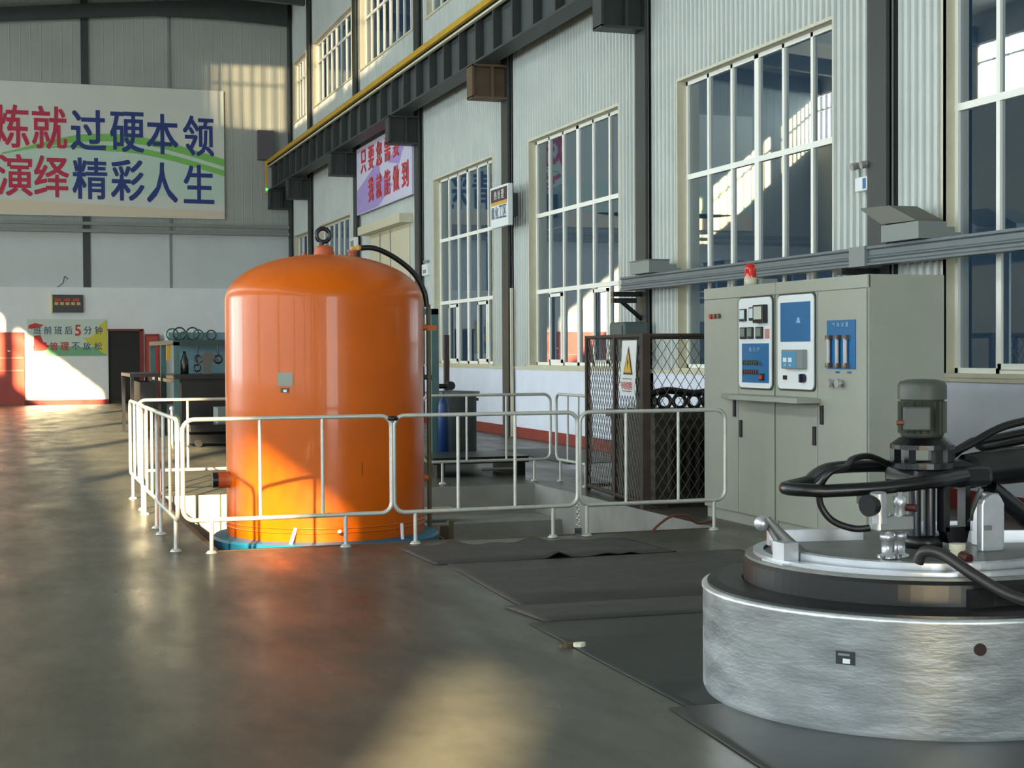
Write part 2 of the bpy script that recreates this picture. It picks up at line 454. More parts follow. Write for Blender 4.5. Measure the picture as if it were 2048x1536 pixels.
for c in lw:
    a, b = WIN.get(round(c), (max(YF, c-2.7), min(YB, c+2.7)))
    if b-a < 2: continue
    p = MB()
    for z0, z1, tr in ((8.7, 10.5, 9.95),)+(((1.3, 5.2, 3.9),) if c < 20 else ((1.2, 4.4, 3.4),) if c < 31 else ()):
        for k in range(9):
            y = a+(b-a)*k/8; p.box(LX-.09, LX-.04, y-.025, y+.025, z0, z1)
        for z in (z0+.02, tr, z1-.02): p.box(LX-.09, LX-.04, a, b, z-.03, z+.03)
    struct(p.build('window_%d' % (nw+20), M_frame), 'white barred window frame in the sunny wall, bay at %d metres' % round(c+33), 'window'); nw += 1
p = MB()
p.box(LX, -5, YF-.1, YF, 0, 13); p.box(5, RX, YF-.1, YF, 0, 13); p.box(-5, 5, YF-.1, YF, 8, 13)
struct(p.build('wall_front', M_backsheet), 'gable wall with open gate behind the viewer', 'wall')
p = MB()
p.quad((LX-.2, YF, roofz(LX-.2)), (LX-.2, YB+.3, roofz(LX-.2)), (RX+.3, YB+.3, roofz(RX+.3)), (RX+.3, YF, roofz(RX+.3)))
struct(p.build('ceiling', M_ceil), 'pale sheet roof underside high overhead', 'ceiling')
# rafters under the roof at each frame
for i, y in enumerate([47.4]+[c for c in cols[::-1][1:] if c > 20]):
    p = MB()
    p.prism([(LX, 10.45), (0, 11.34), (2.3, 11.57), (4.4, 11.78), (6.6, 11.80), (8.5, 11.72), (8.5, 12.60), (2.3, 11.98), (0, 11.72), (LX, 11.0)], 'y', y-.1, y+.1)
    struct(p.build('ceiling_beam', M_dark), 'dark tapered rafter along the top of the back gable' if i == 0 else 'dark tapered roof rafter over the hall, %s frame out from the back gable' % ('first second third fourth fifth'.split()[i-1]), 'beam')

# ------------------------------------------------------------------ windows in the right wall
def right_window(n, y0, y1, z0, z1, ncol, trans, label, casements=(), mid=None, dep=.13):
    t = thing('window_%d' % n, (RX, (y0+y1)/2, z0), label, 'window', None, 'structure')
    xf = RX+dep
    r = MB()      # reveal boards
    r.box(RX-.035, xf+.03, y0-.04, y0, z0, z1); r.box(RX-.035, xf+.03, y1, y1+.04, z0, z1)
    r.box(RX-.035, xf+.03, y0-.04, y1+.04, z1, z1+.04); r.box(RX-.06, xf+.03, y0-.06, y1+.06, z0-.04, z0)
    r.build('reveal', M_cream, t)
    fr = MB(); th = .05; x0, x1 = xf-.03, xf+.03
    fr.box(x0, x1, y0, y0+th, z0, z1); fr.box(x0, x1, y1-th, y1, z0, z1)
    fr.box(x0, x1, y0, y1, z0, z0+th); fr.box(x0, x1, y0, y1, z1-th, z1)
    for k in range(1, ncol):
        y = y0+(y1-y0)*k/ncol; h = .055 if k == mid else .028
        fr.box(x0, x1, y-h, y+h, z0, z1)
    for z in trans: fr.box(x0-.004, x1, y0, y1, z-.035, z+.035)
    fr.build('window_frame', M_frame, t)
    for k in casements:
        a = y0+(y1-y0)*k/ncol+.03; b = y0+(y1-y0)*(k+1)/ncol-.03; ca = MB(); zt = trans[0]-.06; q = .055
        ca.box(x0-.025, x0, a, a+q, z0+.04, zt); ca.box(x0-.025, x0, b-q, b, z0+.04, zt)
        ca.box(x0-.025, x0, a, b, z0+.04, z0+.04+q); ca.box(x0-.025, x0, a, b, zt-q, zt)
        ca.build('casement', M_frame, t)
    g = MB(); g.quad((xf, y0, z0), (xf, y0, z1), (xf, y1, z1), (xf, y1, z0)); g.build('pane', M_glass, t)
    return t
LT = (2.555, 3.87)
names = {-1: 'tall window at the right edge of the photo, beside the beige cabinet', 0: 'tall window behind the beige control cabinet', 1: 'tall window behind the rusty wire cage',
         2: 'tall window beside the dark grey drum', 4: 'tall window just past the closed door, behind the lifting eye', 5: 'farthest tall window near the back corner'}
n = 1
for k in (-1, 0, 1, 2, 4, 5):
    a, b = lower[k]
    right_window(n, a, b, ZL0, ZL1, 6 if k != 5 else 4, LT, names[k], (1, 4) if k in (0, 1, 2, -1) else (), 3); n += 1
uname = {1: 'high window above the crane girder, nearest bay', 2: 'high window above the crane girder, cut by the top edge', 3: 'high window above the purple banner', 4: 'high window between two dark columns, sunlit frame', 5: 'high window in the far corner'}
for k in (1, 2, 3, 4, 5):
    a, b = upper[k]
    right_window(n, a, b, ZU0, ZU1, 8 if k < 5 else 5, (10.0,), uname[k], (), 4 if k < 5 else 2); n += 1
# sliding sheet door in the right wall
d = thing('door_1', (RX, 35.05, 0), 'tall cream sliding sheet door under the purple banner', 'door', None, 'structure')
p = MB(); p.box(RX-.06, RX+.02, DOOR[0], DOOR[1], 0, 4.42); p.build('door_leaf', M_cream, d)
p = MB(); p.box(RX-.075, RX-.06, 34.85, 34.9, .0, 4.4); p.box(RX-.075, RX-.06, 35.9, 35.95, .0, 4.4); p.build('seam', M_grey, d)
p = MB(); p.box(RX-.35, RX, 32.9, 37.1, 4.42, 4.62); p.build('door_rail', M_cream, d)
p = MB(); p.box(RX-.09, RX-.05, 33.4, 34.6, .1, 2.9); p.build('wicket', M_grey, d, label='grey wicket panel low in the door')

# ------------------------------------------------------------------ steel columns with crane brackets
clabel = {0: 'dark steel column behind the beige cabinet with emergency lamp', 1: 'dark steel column behind the wire cage', 2: 'dark steel column carrying the small notice board',
          3: 'dark steel column right of the purple banner', 4: 'dark steel column left of the purple banner', 5: 'dark steel column directly behind the lifting eye', 6: 'dark steel column in the back corner'}
for k in range(-3, 7):
    y = COL0+BAY*k if k < 6 else 47.72
    t = thing('steel_column', (8.6, y, 0), clabel.get(k, 'dark steel column outside the view, number %d behind the viewer' % (-k)), 'column', None, 'structure')
    hw = .18
    c = MB(); c.box(8.58, 8.62, y-hw, y+hw, 0, 12.9); c.box(8.62, 8.72, y-.02, y+.02, 0, 12.9); c.box(8.69, 8.72, y-hw, y+hw, 0, 12.9)
    c.build('shaft', M_dark, t)
    b = MB()   # welded corbel
    b.prism([(7.95, 6.05), (8.60, 6.05), (8.60, 6.62), (7.95, 6.62)], 'y', y-.03, y+.03)
    b.box(7.93, 8.62, y-.16, y+.16, 6.60, 6.64); b.box(7.93, 8.62, y-.16, y+.16, 6.03, 6.07); b.box(7.93, 7.97, y-.16, y+.16, 6.05, 6.62)
    b.box(8.3, 8.34, y-.15, y+.15, 6.05, 6.62)
    b.build('corbel_bracket', M_brown if k == 2 else M_dark, t)
    g = MB(); g.box(8.2, 8.62, y-.10, y+.10, 7.05, 7.3); g.build('tie_plate', M_dark, t)

# crane runway girder
G0, G1 = -20.0, 47.9
t = thing('crane_girder', (8.15, G0, 6.6), 'long dark crane runway girder on brackets along the window wall', 'girder')
p = MB(); p.box(7.98, 8.34, G0, G1, 6.64, 6.68); p.build('bottom_flange', M_dark, t)
p = MB(); p.box(7.94, 8.38, G0, G1, 7.44, 7.48); p.build('top_flange', M_dark, t)
p = MB(); p.box(8.14, 8.17, G0, G1, 6.68, 7.44); p.build('web', mat('girder_web', (64, 70, 70), .55, var=.15), t)
y = G1-.5; nst = 0
while y > 8:
    p = MB(); p.box(7.99, 8.14, y-.03, y+.03, 6.68, 7.44); p.build('stiffener', M_dark, t); y -= 1.025
p = MB(); p.box(8.10, 8.20, G0, G1, 7.48, 7.56); p.build('crane_rail', M_darker, t)
p = MB(); p.prism([(7.86, 7.44), (7.93, 7.44), (7.93, 7.55), (7.86, 7.55)], 'y', G0, G1+.02); p.build('busbar', M_yellow, t, label='yellow conductor bar along the girder edge')
p = MB(); p.box(7.93, 7.99, G0, G1, 7.36, 7.40); p.build('cable_strip', M_cream, t)
p = MB(); p.box(7.80, 7.86, 47.5, 47.62, 6.5, 7.5); p.build('end_plate', M_amber, t)
p = MB(); p.sphere((7.83, 47.46, 6.62), .045); p.build('indicator', mat('green_pilot', (90, 230, 140), .3, emit=1.2), t, label='small green pilot lamp')
# ------------------------------------------------------------------ back wall furniture
t = thing('back_wall_banner', (0, YB-.1, 5.7), 'big white slogan banner with red and blue characters high on the back wall', 'banner')
BY = YB-.10
p = MB(); p.box(-7.2, 6.58, BY, BY+.06, 5.70, 9.68); p.build('panel', M_ban, t)
p = MB()
def flatband(mb, fn0, fn1, x0, x1, n, y):
    vs = []; fs = []
    for i in range(n+1):
        x = x0+(x1-x0)*i/n; vs += [(x, y, fn0(x)), (x, y, fn1(x))]
    for i in range(n): fs.append((2*i, 2*i+2, 2*i+3, 2*i+1))
    mb.add(vs, fs)
def sw_up(x): return 7.68+.32*math.sin((x-.8)*.62)-.010*(x-2)**2
p2 = MB(); flatband(p2, lambda x: 6.25+.22*math.sin(x*.5+.3), sw_up, -7.2, 6.58, 40, BY-.003); p2.build('mint_wash', M_banpale, t)
p2 = MB(); flatband(p2, lambda x: 5.72, lambda x: 6.16-.035*x if x > -3 else 6.25, -7.2, 6.58, 30, BY-.003); p2.build('peach_wash', M_banpeach, t)
p2 = MB(); flatband(p2, sw_up, lambda x: sw_up(x)+.05+.18*max(0, min(1, (x-.2)/2)), .0, 6.58, 40, BY-.005); p2.build('swoosh', M_green, t)
p2 = MB(); flatband(p2, lambda x: sw_up(x)-.30*max(0, min(1, (x-1.)/2.)), lambda x: sw_up(x)-.12*max(0, min(1, (x-1.)/2.)), 1.2, 6.58, 40, BY-.006); p2.build('swoosh', M_green, t)
def bx(px): return -.03+px*.01482
cells1 = [(bx(22), 8.33, .98, 1.26), (bx(95), 8.33, .98, 1.26)]
g = glyphs(MB(), '炼就', [((x, BY-.012, z), a, b) for x, z, a, b in cells1], (1, 0, 0), (0, 0, 1), (0, -1, 0), .018); 
g.build('lettering', M_tred, t, label='red characters'); g = glyphs(MB(), '演绎', [((bx(27), BY-.012, 6.88), .98, 1.22), ((bx(98), BY-.012, 6.87), .98, 1.22)], (1, 0, 0), (0, 0, 1), (0, -1, 0), .018)
g.build('lettering', M_tred, t, label='red characters')
g = glyphs(MB(), '过硬本领', [((bx(171), BY-.012, 8.30), 1.0, 1.2), ((bx(248), BY-.012, 8.29), .98, 1.2), ((bx(319), BY-.012, 8.27), .92, 1.2), ((bx(393), BY-.012, 8.25), .92, 1.22)], (1, 0, 0), (0, 0, 1), (0, -1, 0), .02)
g.build('lettering', M_tnavy, t, label='navy blue characters'); g = glyphs(MB(), '精彩人生', [((bx(173), BY-.012, 6.84), .98, 1.22), ((bx(248), BY-.012, 6.82), .96, 1.22), ((bx(318), BY-.012, 6.78), .9, 1.2), ((bx(393), BY-.012, 6.76), .9, 1.16)], (1, 0, 0), (0, 0, 1), (0, -1, 0), .02)
g.build('lettering', M_tnavy, t, label='navy blue characters')

t = thing('wall_girt', (0, YB-.3, 5.2), 'pair of grey horizontal tubes across the back wall below the banner', 'girt', None, 'structure')
for z in (5.24, 5.46):
    p = MB(); p.box(LX, 8.55, YB-.42, YB-.30, z-.05, z+.05); p.build('tube', M_grey, t)
for x, wd, m, lab in ((2.42, .11, M_dark, 'dark gable post behind the big banner'), (4.92, .03, M_grey, 'thin grey gable rail right of the dark post')):
    p = MB(); p.box(x-wd, x+wd, YB-.06, YB, 3.5, 13); struct(p.build('gable_post', m), lab, 'post')
p = MB(); p.box(7.62, 8.12, YB-.25, YB-.02, 7.58, 8.5); tag(p.build('duct_box', mat('duct', (92, 86, 92), .6)), 'grey-brown upright box high in the back corner above the girder end', 'box')
# red display board and small slogan sign
t = thing('led_board', (1.83, YB-.2, 2.78), 'black scoreboard display with red and gold rows above the slogan sign', 'display')
p = MB(); p.box(1.40, 2.29, YB-.24, YB-.121, 2.78, 3.31); p.build('case', M_black, t, bevel=.01)
p = MB(); p.box(1.375, 1.405, YB-.245, YB-.121, 2.76, 3.33); p.build('edge_strip', M_syel, t)
p = MB()
for k in range(5): p.box(1.46+.16*k, 1.57+.16*k, YB-.246, YB-.241, 3.0, 3.09)
p.build('digit_row', M_gold, t)
p = MB()
for k in range(3): p.box(1.47+.26*k, 1.66+.26*k, YB-.246, YB-.241, 3.12, 3.2)
p.build('digit_row', M_sred, t)
t = thing('slogan_sign', (1.8, YB-.13, 1.46), 'small mint and yellow slogan board between the red door and dark doorway', 'sign')
SY = YB-.15
p = MB(); p.box(.66, 2.98, SY, YB-.121, 1.46, 2.58); p.build('panel', M_mint, t)
p = MB(); flatband(p, lambda x: 1.47, lambda x: 1.78+.05*math.sin(x*2), .66, 2.98, 16, SY-.002); p.build('green_band', M_sgreen, t)
p = MB(); p.add([(2.98, SY-.003, 2.55), (2.98, SY-.003, 1.5), (2.86, SY-.003, 1.55), (2.25, SY-.003, 2.0), (2.55, SY-.003, 2.05), (2.78, SY-.003, 2.42)], [(0, 1, 2, 3, 4, 5)]); p.build('yellow_burst', M_syel, t)
p = MB(); p.add([(.7, SY-.003, 2.3), (.72, SY-.003, 2.4), (.9, SY-.003, 2.46), (1.15, SY-.003, 2.40), (1.0, SY-.003, 2.33), (.8, SY-.003, 2.28)], [(0, 1, 2, 3, 4, 5)]); 
p.add([(.85, SY-.003, 1.62), (.86, SY-.003, 2.08), (1.05, SY-.003, 2.1), (1.12, SY-.003, 1.9), (1.3, SY-.003, 1.75), (1.1, SY-.003, 1.62)], [(0, 1, 2, 3, 4, 5)]); p.build('red_patch', M_sred, t)
p = glyphs(MB(), '班前班后', [((.96+.30*k, SY-.006, 2.24), .22, .24) for k in range(4)], (1, 0, 0), (0, 0, 1), (0, -1, 0), .015)
p.build('lettering', M_txt, t); p = glyphs(MB(), '分钟', [((2.42+.32*k, SY-.006, 2.24), .22, .24) for k in range(2)], (1, 0, 0), (0, 0, 1), (0, -1, 0), .015)
p.build('lettering', M_txt, t); p = glyphs(MB(), '不放松', [((2.06+.33*k, SY-.006, 1.76), .22, .23) for k in range(3)], (1, 0, 0), (0, 0, 1), (0, -1, 0), .015); p.build('lettering', M_txt, t, label='grey-blue characters')
p = glyphs(MB(), '5', [((2.13, SY-.006, 2.24), .17, .32)], (1, 0, 0), (0, 0, 1), (0, -1, 0), .03)
p.build('lettering', M_tred2, t, label='red digit'); p = glyphs(MB(), '6S管理', [((.92, SY-.006, 1.76), .18, .24), ((1.15, SY-.006, 1.76), .16, .24), ((1.43, SY-.006, 1.76), .22, .24), ((1.74, SY-.006, 1.76), .24, .24)], (1, 0, 0), (0, 0, 1), (0, -1, 0), .015); p.build('lettering', M_tred2, t, label='red characters')
p = MB(); p.tube(smooth([(1.55, YB-.14, 3.54), (1.72, YB-.16, 3.68), (1.76, YB-.16, 3.86), (1.86, YB-.16, 3.78)]), .012, 6); tag(p.build('loose_cable', M_maroon), 'short loose cable sticking up above the display board', 'cable')
# red sliding door and dark doorway
t = thing('door_2', (-1.3, YB-.1, 0), 'red panelled door at the left edge of the back wall', 'door', None, 'structure')
p = MB(); p.box(-3.2, .58, YB-.16, YB-.10, 0, 2.18); p.build('door_leaf', M_reddoor, t)
p = MB()
for z in (1.40, 1.02): p.box(-3.2, .55, YB-.168, YB-.16, z, z+.03)
p.build('seam', mat('pink_seam', (220, 120, 100), .5), t)
p = MB(); p.sphere((.14, YB-.19, 1.62), .045); p.build('door_handle', M_chrome, t)
t = thing('door_3', (3.5, YB-.1, 0), 'dark open doorway with red frame left of the tool rack', 'door', None, 'structure')
p = MB(); p.box(3.02, 4.0, YB-.03, YB+.0, 0, 2.24); p.build('doorway_shade', mat('dark_doorway', (22, 24, 26), .7), t)  # dark sheet standing in for the shade inside the open doorway
p = MB(); p.box(3.95, 4.06, YB-.18, YB-.1, 0, 2.26); p.box(3.0, 4.06, YB-.18, YB-.1, 2.22, 2.28); p.build('door_frame', M_red, t)
t = thing('red_locker', (4.3, YB-.35, 0), 'red metal locker standing beside the dark doorway', 'locker')
p = MB(); p.box(4.1, 4.5, YB-.6, YB-.15, 0, 2.12); p.build('body', M_red, t, bevel=.01)
p = MB(); p.box(4.13, 4.47, YB-.62, YB-.6, .08, 2.05); p.build('door', M_reddoor, t)

# ------------------------------------------------------------------ things on the window wall
t = thing('wall_banner', (8.55, 35, 5.0), 'lilac slogan banner with red characters between two dark columns', 'banner')
p = MB(); p.box(8.55, 8.60, 32.45, 37.95, 5.0, 6.66); p.build('panel', M_lilac, t)
p = MB(); xb = 8.546
for a, b, c, d_ in (((37.95, 5.02), (37.95, 5.6), (35.6, 6.1), (35.4, 5.75)), ((37.9, 5.02), (35.4, 5.75), (34.2, 5.4), (35.6, 5.02)), ((34.6, 5.95), (33.2, 6.6), (32.6, 6.6), (33.6, 5.8))):
    p.add([(xb, q[0], q[1]) for q in (a, b, c, d_)], [(0, 1, 2, 3)])
p.build('purple_wave', M_purple, t)
g = glyphs(MB(), '只要您需要', [((8.54, 37.15-.83*k, 6.27), .56, .56) for k in range(5)], (0, -1, 0), (0, 0, 1), (-1, 0, 0), .02)
g.build('lettering', M_tred2, t, label='red characters'); g = glyphs(MB(), '我就能做到', [((8.54, 36.35-.83*k, 5.5), .56, .58) for k in range(5)], (0, -1, 0), (0, 0, 1), (-1, 0, 0), .02)
g.build('lettering', M_tred2, t, label='red characters')

t = thing('notice_board', (8.36, 25.9, 3.66), 'small framed notice board with dark header hung on the steel column', 'sign')
p = MB(); p.box(8.30, 8.38, 25.0, 26.02, 3.72, 4.44); p.build('panel', M_panelw, t)
p = MB(); p.box(8.294, 8.302, 25.06, 25.96, 4.17, 4.40); p.build('header', M_maroon, t)
p = MB(); p.box(8.294, 8.302, 25.06, 25.96, 4.11, 4.17); p.build('amber_band', M_amber, t)
p = MB(); p.box(8.38, 8.58, 25.3, 25.7, 3.9, 4.3); p.build('bracket', M_dark, t)
p = glyphs(MB(), '热处理', [((8.29, 25.68-.2*k, 4.285), .15, .15) for k in range(3)], (0, -1, 0), (0, 0, 1), (-1, 0, 0), .01); p.build('lettering', M_panelw, t, label='white header characters')
p = glyphs(MB(), '氮化工区', [((8.29, 25.84-.22*k, 3.98), .17, .22) for k in range(4)], (0, -1, 0), (0, 0, 1), (-1, 0, 0), .015); p.build('lettering', M_txt, t, label='grey body characters')
p = MB(); p.box(8.60, 8.65, 25.80, 25.84, .0, 2.66); tag(p.build('conduit', M_cream, origin=(8.62, 25.82, 0)), 'thin cream conduit running up the column below the notice board', 'conduit')

t = thing('emergency_light', (8.6, 14.0, 3.2), 'white twin-head emergency light beside the steel column above the tray', 'emergency light')
p = MB(); p.box(8.57, 8.66, 13.93, 14.16, 3.19, 3.34); p.build('case', M_panelw, t, bevel=.01)
p = MB(); p.box(8.566, 8.571, 13.94, 14.0, 3.21, 3.32); p.build('label_strip', M_pblue, t)
for y in (13.95, 14.13):
    p = MB(); p.cyl((8.6, y, 3.47), (8.52, y+.01, 3.45), .036, 16, .042); h = p.build('lamp_head', mat('lamp_pink', (150, 146, 142), .3), t)
    p = MB(); p.tube([(8.61, y, 3.34), (8.61, y, 3.45)], .012, 6); p.build('neck', M_grey, h)
t = thing('wall_switch', (8.66, 31.8, 3.1), 'small white switch box on the ribbed wall left of the window by the drum', 'switch')
p = MB(); p.box(8.62, 8.70, 31.5, 31.95, 3.17, 3.42); p.build('case', M_panelw, t, bevel=.01)
p = MB(); p.box(8.615, 8.62, 31.6, 31.85, 3.22, 3.3); p.build('window', M_grey, t)
p = MB(); p.box(8.64, 8.68, 31.55, 31.9, 3.45, 3.5); p.build('clip', M_grey, t)
t = thing('meter_box', (8.55, 38, 4.1), 'small grey meter box on the column behind the hose connector', 'box')
p = MB(); p.box(8.48, 8.58, 37.95, 38.5, 4.12, 4.46); p.build('case', M_panelw, t, bevel=.01)
p = MB(); p.box(8.474, 8.48, 38.05, 38.4, 4.2, 4.38); p.build('dial', M_grey, t)

# cable tray on brackets, with two junction boxes standing on it
t = thing('cable_tray', (8.25, 5, 2.37), 'long grey channel-section cable tray along the windows behind the cabinet', 'cable tray')
p = MB()
sec = [(8.25, 2.37), (8.42, 2.37), (8.42, 2.56), (8.25, 2.56), (8.25, 2.535), (8.275, 2.52), (8.275, 2.47), (8.262, 2.455), (8.262, 2.445), (8.275, 2.43), (8.275, 2.405), (8.25, 2.392)]
p.prism(sec, 'y', 4, 19.87); p.build('channel', M_tray, t)
p = MB(); p.box(8.235, 8.43, 13.42, 13.72, 2.365, 2.567); p.build('splice_sleeve', M_grey, t)
for y in (19.9, 13.75):
    b = MB(); b.box(8.14, 8.6, y-.05, y+.05, 2.29, 2.36); b.box(8.14, 8.5, y-.05, y+.05, 2.20, 2.27); b.build('arm', M_darker, t)
    b = MB(); b.tube([(8.24, y-.02, 2.25), (8.59, y-.02, 1.97)], .03, 6); b.build('diagonal_brace', M_darker, t)
for (y0, y1, x1, lab, lid) in ((18.62, 19.27, 8.44, 'grey junction box with closed lid standing on the far tray end', 0), (12.34, 12.98, 8.46, 'grey junction box with its lid flipped open on the tray', 1)):
    t = thing('junction_box', (8.25, (y0+y1)/2, 2.56), lab, 'junction box', 'junction boxes on the cable tray')
    p = MB(); p.prism([(8.15, 2.567), (8.62, 2.567), (8.62, 2.63), (8.55, 2.63), (8.55, 2.68), (x1, 2.68), (x1, 2.73), (8.15, 2.73)], 'y', y0, y1); p.build('body', M_grey, t)
    p = MB()
    if lid: p.prism([(12.96, 2.725), (12.4, 2.735), (12.86, 2.93), (13.42, 2.925)][:0] or [(12.38, 2.735), (12.40, 2.75), (12.82, 2.915), (13.34, 2.935), (13.32, 2.91), (12.96, 2.745)], 'x', 8.14, 8.45)
    else: p.box(8.14, x1+.01, y0-.01, y1+.01, 2.731, 2.745)
    p.build('lid', mat('lid_underside', (104, 104, 94), .6), t)
t = thing('switch_cabinet', (8.43, 19.9, 1.4), 'dark teal wall box on the column behind the wire cage', 'box')
p = MB(); p.box(8.21, 8.58, 19.62, 20.18, 1.38, 1.93); p.build('body', mat('teal_grey', (72, 86, 84), .5), t, bevel=.03)
p = MB(); p.box(8.195, 8.21, 19.68, 20.12, 1.44, 1.88); p.build('door', mat('teal_grey', (72, 86, 84)), t)

# ------------------------------------------------------------------ barriers
def barrier(L, name='crowd_barrier', legs=(.15, .8), bars=(.34, .65)):
    t = bpy.data.objects.new(name, None); COL.objects.link(t); t['_o'] = (0, 0, 0); t.empty_display_size = .1
    z0, z1, R, r = .255, 1.02, .085, .0175
    P = lambda a, b: (a, 0, b)
    pts = arc((R, z0+R), R, math.pi, 1.5*math.pi, 6, P)+arc((L-R, z0+R), R, 1.5*math.pi, 2*math.pi, 6, P)+arc((L-R, z1-R), R, 0, .5*math.pi, 6, P)+arc((R, z1-R), R, .5*math.pi, math.pi, 6, P)
    p = MB(); p.tube(pts, r, 8, closed=True); p.build('frame', M_galv, t)
    for q in bars:
        p = MB(); p.tube([(L*q, 0, z0+.005), (L*q, 0, z1-.005)], .0135, 8); p.build('bar', M_galv, t)
    for q in legs:
        p = MB(); p.tube([(L*q, 0, z0), (L*q, 0, 0.003)], .0155, 8); l = p.build('leg', M_galv, t)
        p = MB(); p.lathe([(.0, .022), (.03, .022), (.045, .004), (.045, .001), (0, .001)], (L*q, 0), 12); p.build('foot', M_galv, l)
    return t
GB = 'galvanised barriers around the furnace pit'
def put(t, x, y, rz, label):
    t.location = (x, y, 0); t.rotation_euler = (0, 0, rz); tag(t, label, 'barrier', GB); return t
FY = 11.66
b0 = put(barrier(1.62, legs=(.13, .77), bars=(.36, .66)), 1.27, FY, 0, 'galvanised barrier panel standing right in front of the orange tank')
b1 = put(barrier(1.55, legs=(.11, .86)), 2.91, FY, 0, 'front-row barrier panel between the orange tank and the wire cage')
put(barrier(1.32, legs=(.045, .92), bars=(.31, .67)), 4.48, FY, 0, 'front-row barrier panel overlapping the beige control cabinet')
s0 = put(barrier(1.62, legs=(.1, .82), bars=(.34, .66)), 1.235, 11.70, math.pi/2, 'side barrier panel at the corner nearest the viewer, left of the tank')
for i, (y, lab) in enumerate(((13.35, 'middle panel of the three side barriers left of the tank'), (15.0, 'farthest panel of the three side barriers left of the tank, sunlit'))):
    put(copy_tree(s0), 1.245+.02*i, y, math.pi/2, lab)
k0 = put(barrier(1.56, legs=(.15, .87)), 1.36, 16.82, 0, 'rear barrier panel showing left of the orange tank')
put(copy_tree(k0), 2.95, 16.83, 0, 'rear barrier panel mostly hidden behind the orange tank')
put(copy_tree(k0), 4.54, 16.84, 0, 'rear barrier panel in front of the dark drum')
put(barrier(1.12, legs=(.12, .85)), 6.16, 16.80, -math.pi/2, 'short barrier panel turned toward the wire cage, in front of the white wall')
p = MB(); p.torus((-.01, 0, 1.0), .03, .018, 'z', 14, 8); cl_ = p.build('joint_clamp', M_darker); cl_.parent = b1
# padlock chain hanging at a barrier joint
p = MB()
for k in range(7): p.torus((4.455+.004*(k % 2), FY-.02, .25-.026*k), .013, .004, 'x' if k % 2 else 'y', 10, 5)
p.box(4.43, 4.48, FY-.035, FY-.005, .015, .075); tag(p.build('padlock_chain', M_chrome, origin=(4.455, FY, .02)), 'short chain and padlock dangling where two front barriers meet', 'chain')
# white plastic cable ties lying against the pit rim
# ------------------------------------------------------------------ orange bell tank
TX, TY, TR = 2.87, 14.15, .925
t = thing('furnace_bell', (TX, TY, -.16), 'big glossy orange domed tank standing in the furnace pit', 'tank')
p = MB(); prof = [(TR, -.155), (TR, 2.01)]
for i in range(1, 29):
    a = math.pi/2*i/28; prof.append((max(.0005, TR*math.cos(a)), 2.01+.435*math.sin(a)))
p.lathe(prof, (TX, TY), 96); p.build('shell', M_orange, t)
for z in (-.075, -.035):
    p = MB(); p.torus((TX, TY, z), TR, .008, 'z', 72, 6); p.build('weld_band', M_orange, t)
p = MB(); p.lathe([(TR-.02, -.28), (1.04, -.28), (1.06, -.26), (1.06, -.19), (1.04, -.17), (TR, -.155)], (TX, TY), 72, smooth=False); p.build('base_ring', M_blue, t, label='blue base ring')
p = MB(); p.lathe([(.98, PD), (.98, -.28)], (TX, TY), 64); p.build('pit_shell', M_blue, t)
for a in (-2.09, -1.66, -1.02):
    x, y = TX+1.0*math.cos(a), TY+1.0*math.sin(a)
    p = MB(); p.tube([(x, y, -.17), (x-.05*math.cos(a)+.03, y-.05*math.sin(a), -.03)] if a != -1.66 else [(x, y, -.06), (x, y-.03, -.05)], .017, 8); p.build('clamp', M_white2, t, label='white clamp lever')
p = MB(); p.lathe([(.001, 2.53), (.05, 2.53), (.085, 2.51), (.085, 2.49), (.095, 2.47), (.095, 2.42)], (TX, TY), 20); p.build('lifting_lug', M_orange2, t)
p = MB(); p.torus((TX-.01, TY, 2.625), .063, .021, 'y', 28, 10); p.tube([(TX-.03, TY, 2.50), (TX-.03, TY, 2.56)], .03, 10); p.build('eye_ring', M_darker, t, label='black lifting eye')
p = MB(); p.cyl((3.14, TY, 2.38), (3.14, TY, 2.48), .035, 14); p.cyl((3.14, TY, 2.47), (3.14, TY, 2.49), .05, 14); nz = p.build('nozzle', M_orange2, t)
p = MB(); p.tube([(3.13, TY, 2.505), (3.24, TY, 2.515)], .022, 8); p.box(3.17, 3.2, TY-.03, TY+.03, 2.49, 2.54); p.build('valve', M_gold, nz)
p = MB(); p.cyl((2.66, TY-.1, 2.38), (2.66, TY-.1, 2.45), .02, 8); p.build('nozzle', M_orange2, t)
p = MB(); p.cyl((TX-TR+.03, TY-.1, .36), (TX-TR-.10, TY-.1, .36), .075, 18); nz = p.build('nozzle', M_orange2, t)
p = MB(); p.cyl((TX-TR-.10, TY-.1, .36), (TX-TR-.15, TY-.1, .36), .07, 18); p.build('valve', M_darker, nz)
for z in (1.76, .31):
    p = MB(); p.cyl((TX+TR-.02, TY, z), (TX+TR+.07, TY, z), .03, 12); p.build('nozzle', mat('nozzle_bright', (214, 110, 40), .5), t)
def on_tank(px_ang, r=TR+.004): return TX+r*math.cos(px_ang), TY+r*math.sin(px_ang)
def tank_plate(name, a0, a1, z0, z1, m, r=TR+.004, parent=t):
    p = MB(); vs = []; n = 6
    for i in range(n+1):
        x, y = on_tank(a0+(a1-a0)*i/n, r); vs += [(x, y, z0), (x, y, z1)]
    p.add(vs, [(2*i, 2*i+2, 2*i+3, 2*i+1) for i in range(n)])
    return p.build(name, m, parent)
AC = -2.205
pl = tank_plate('nameplate', AC-.036, AC+.124, 1.228, 1.348, mat('plate_steel', (120, 118, 108), .35, metal=.7))
pl = tank_plate('maker_tag', AC+.0, AC+.085, 1.170, 1.212, mat('brown_tag', (76, 58, 40), .5))
tank_plate('logo_dot', AC+.028, AC+.062, 1.175, 1.196, M_panelw, TR+.007, t)
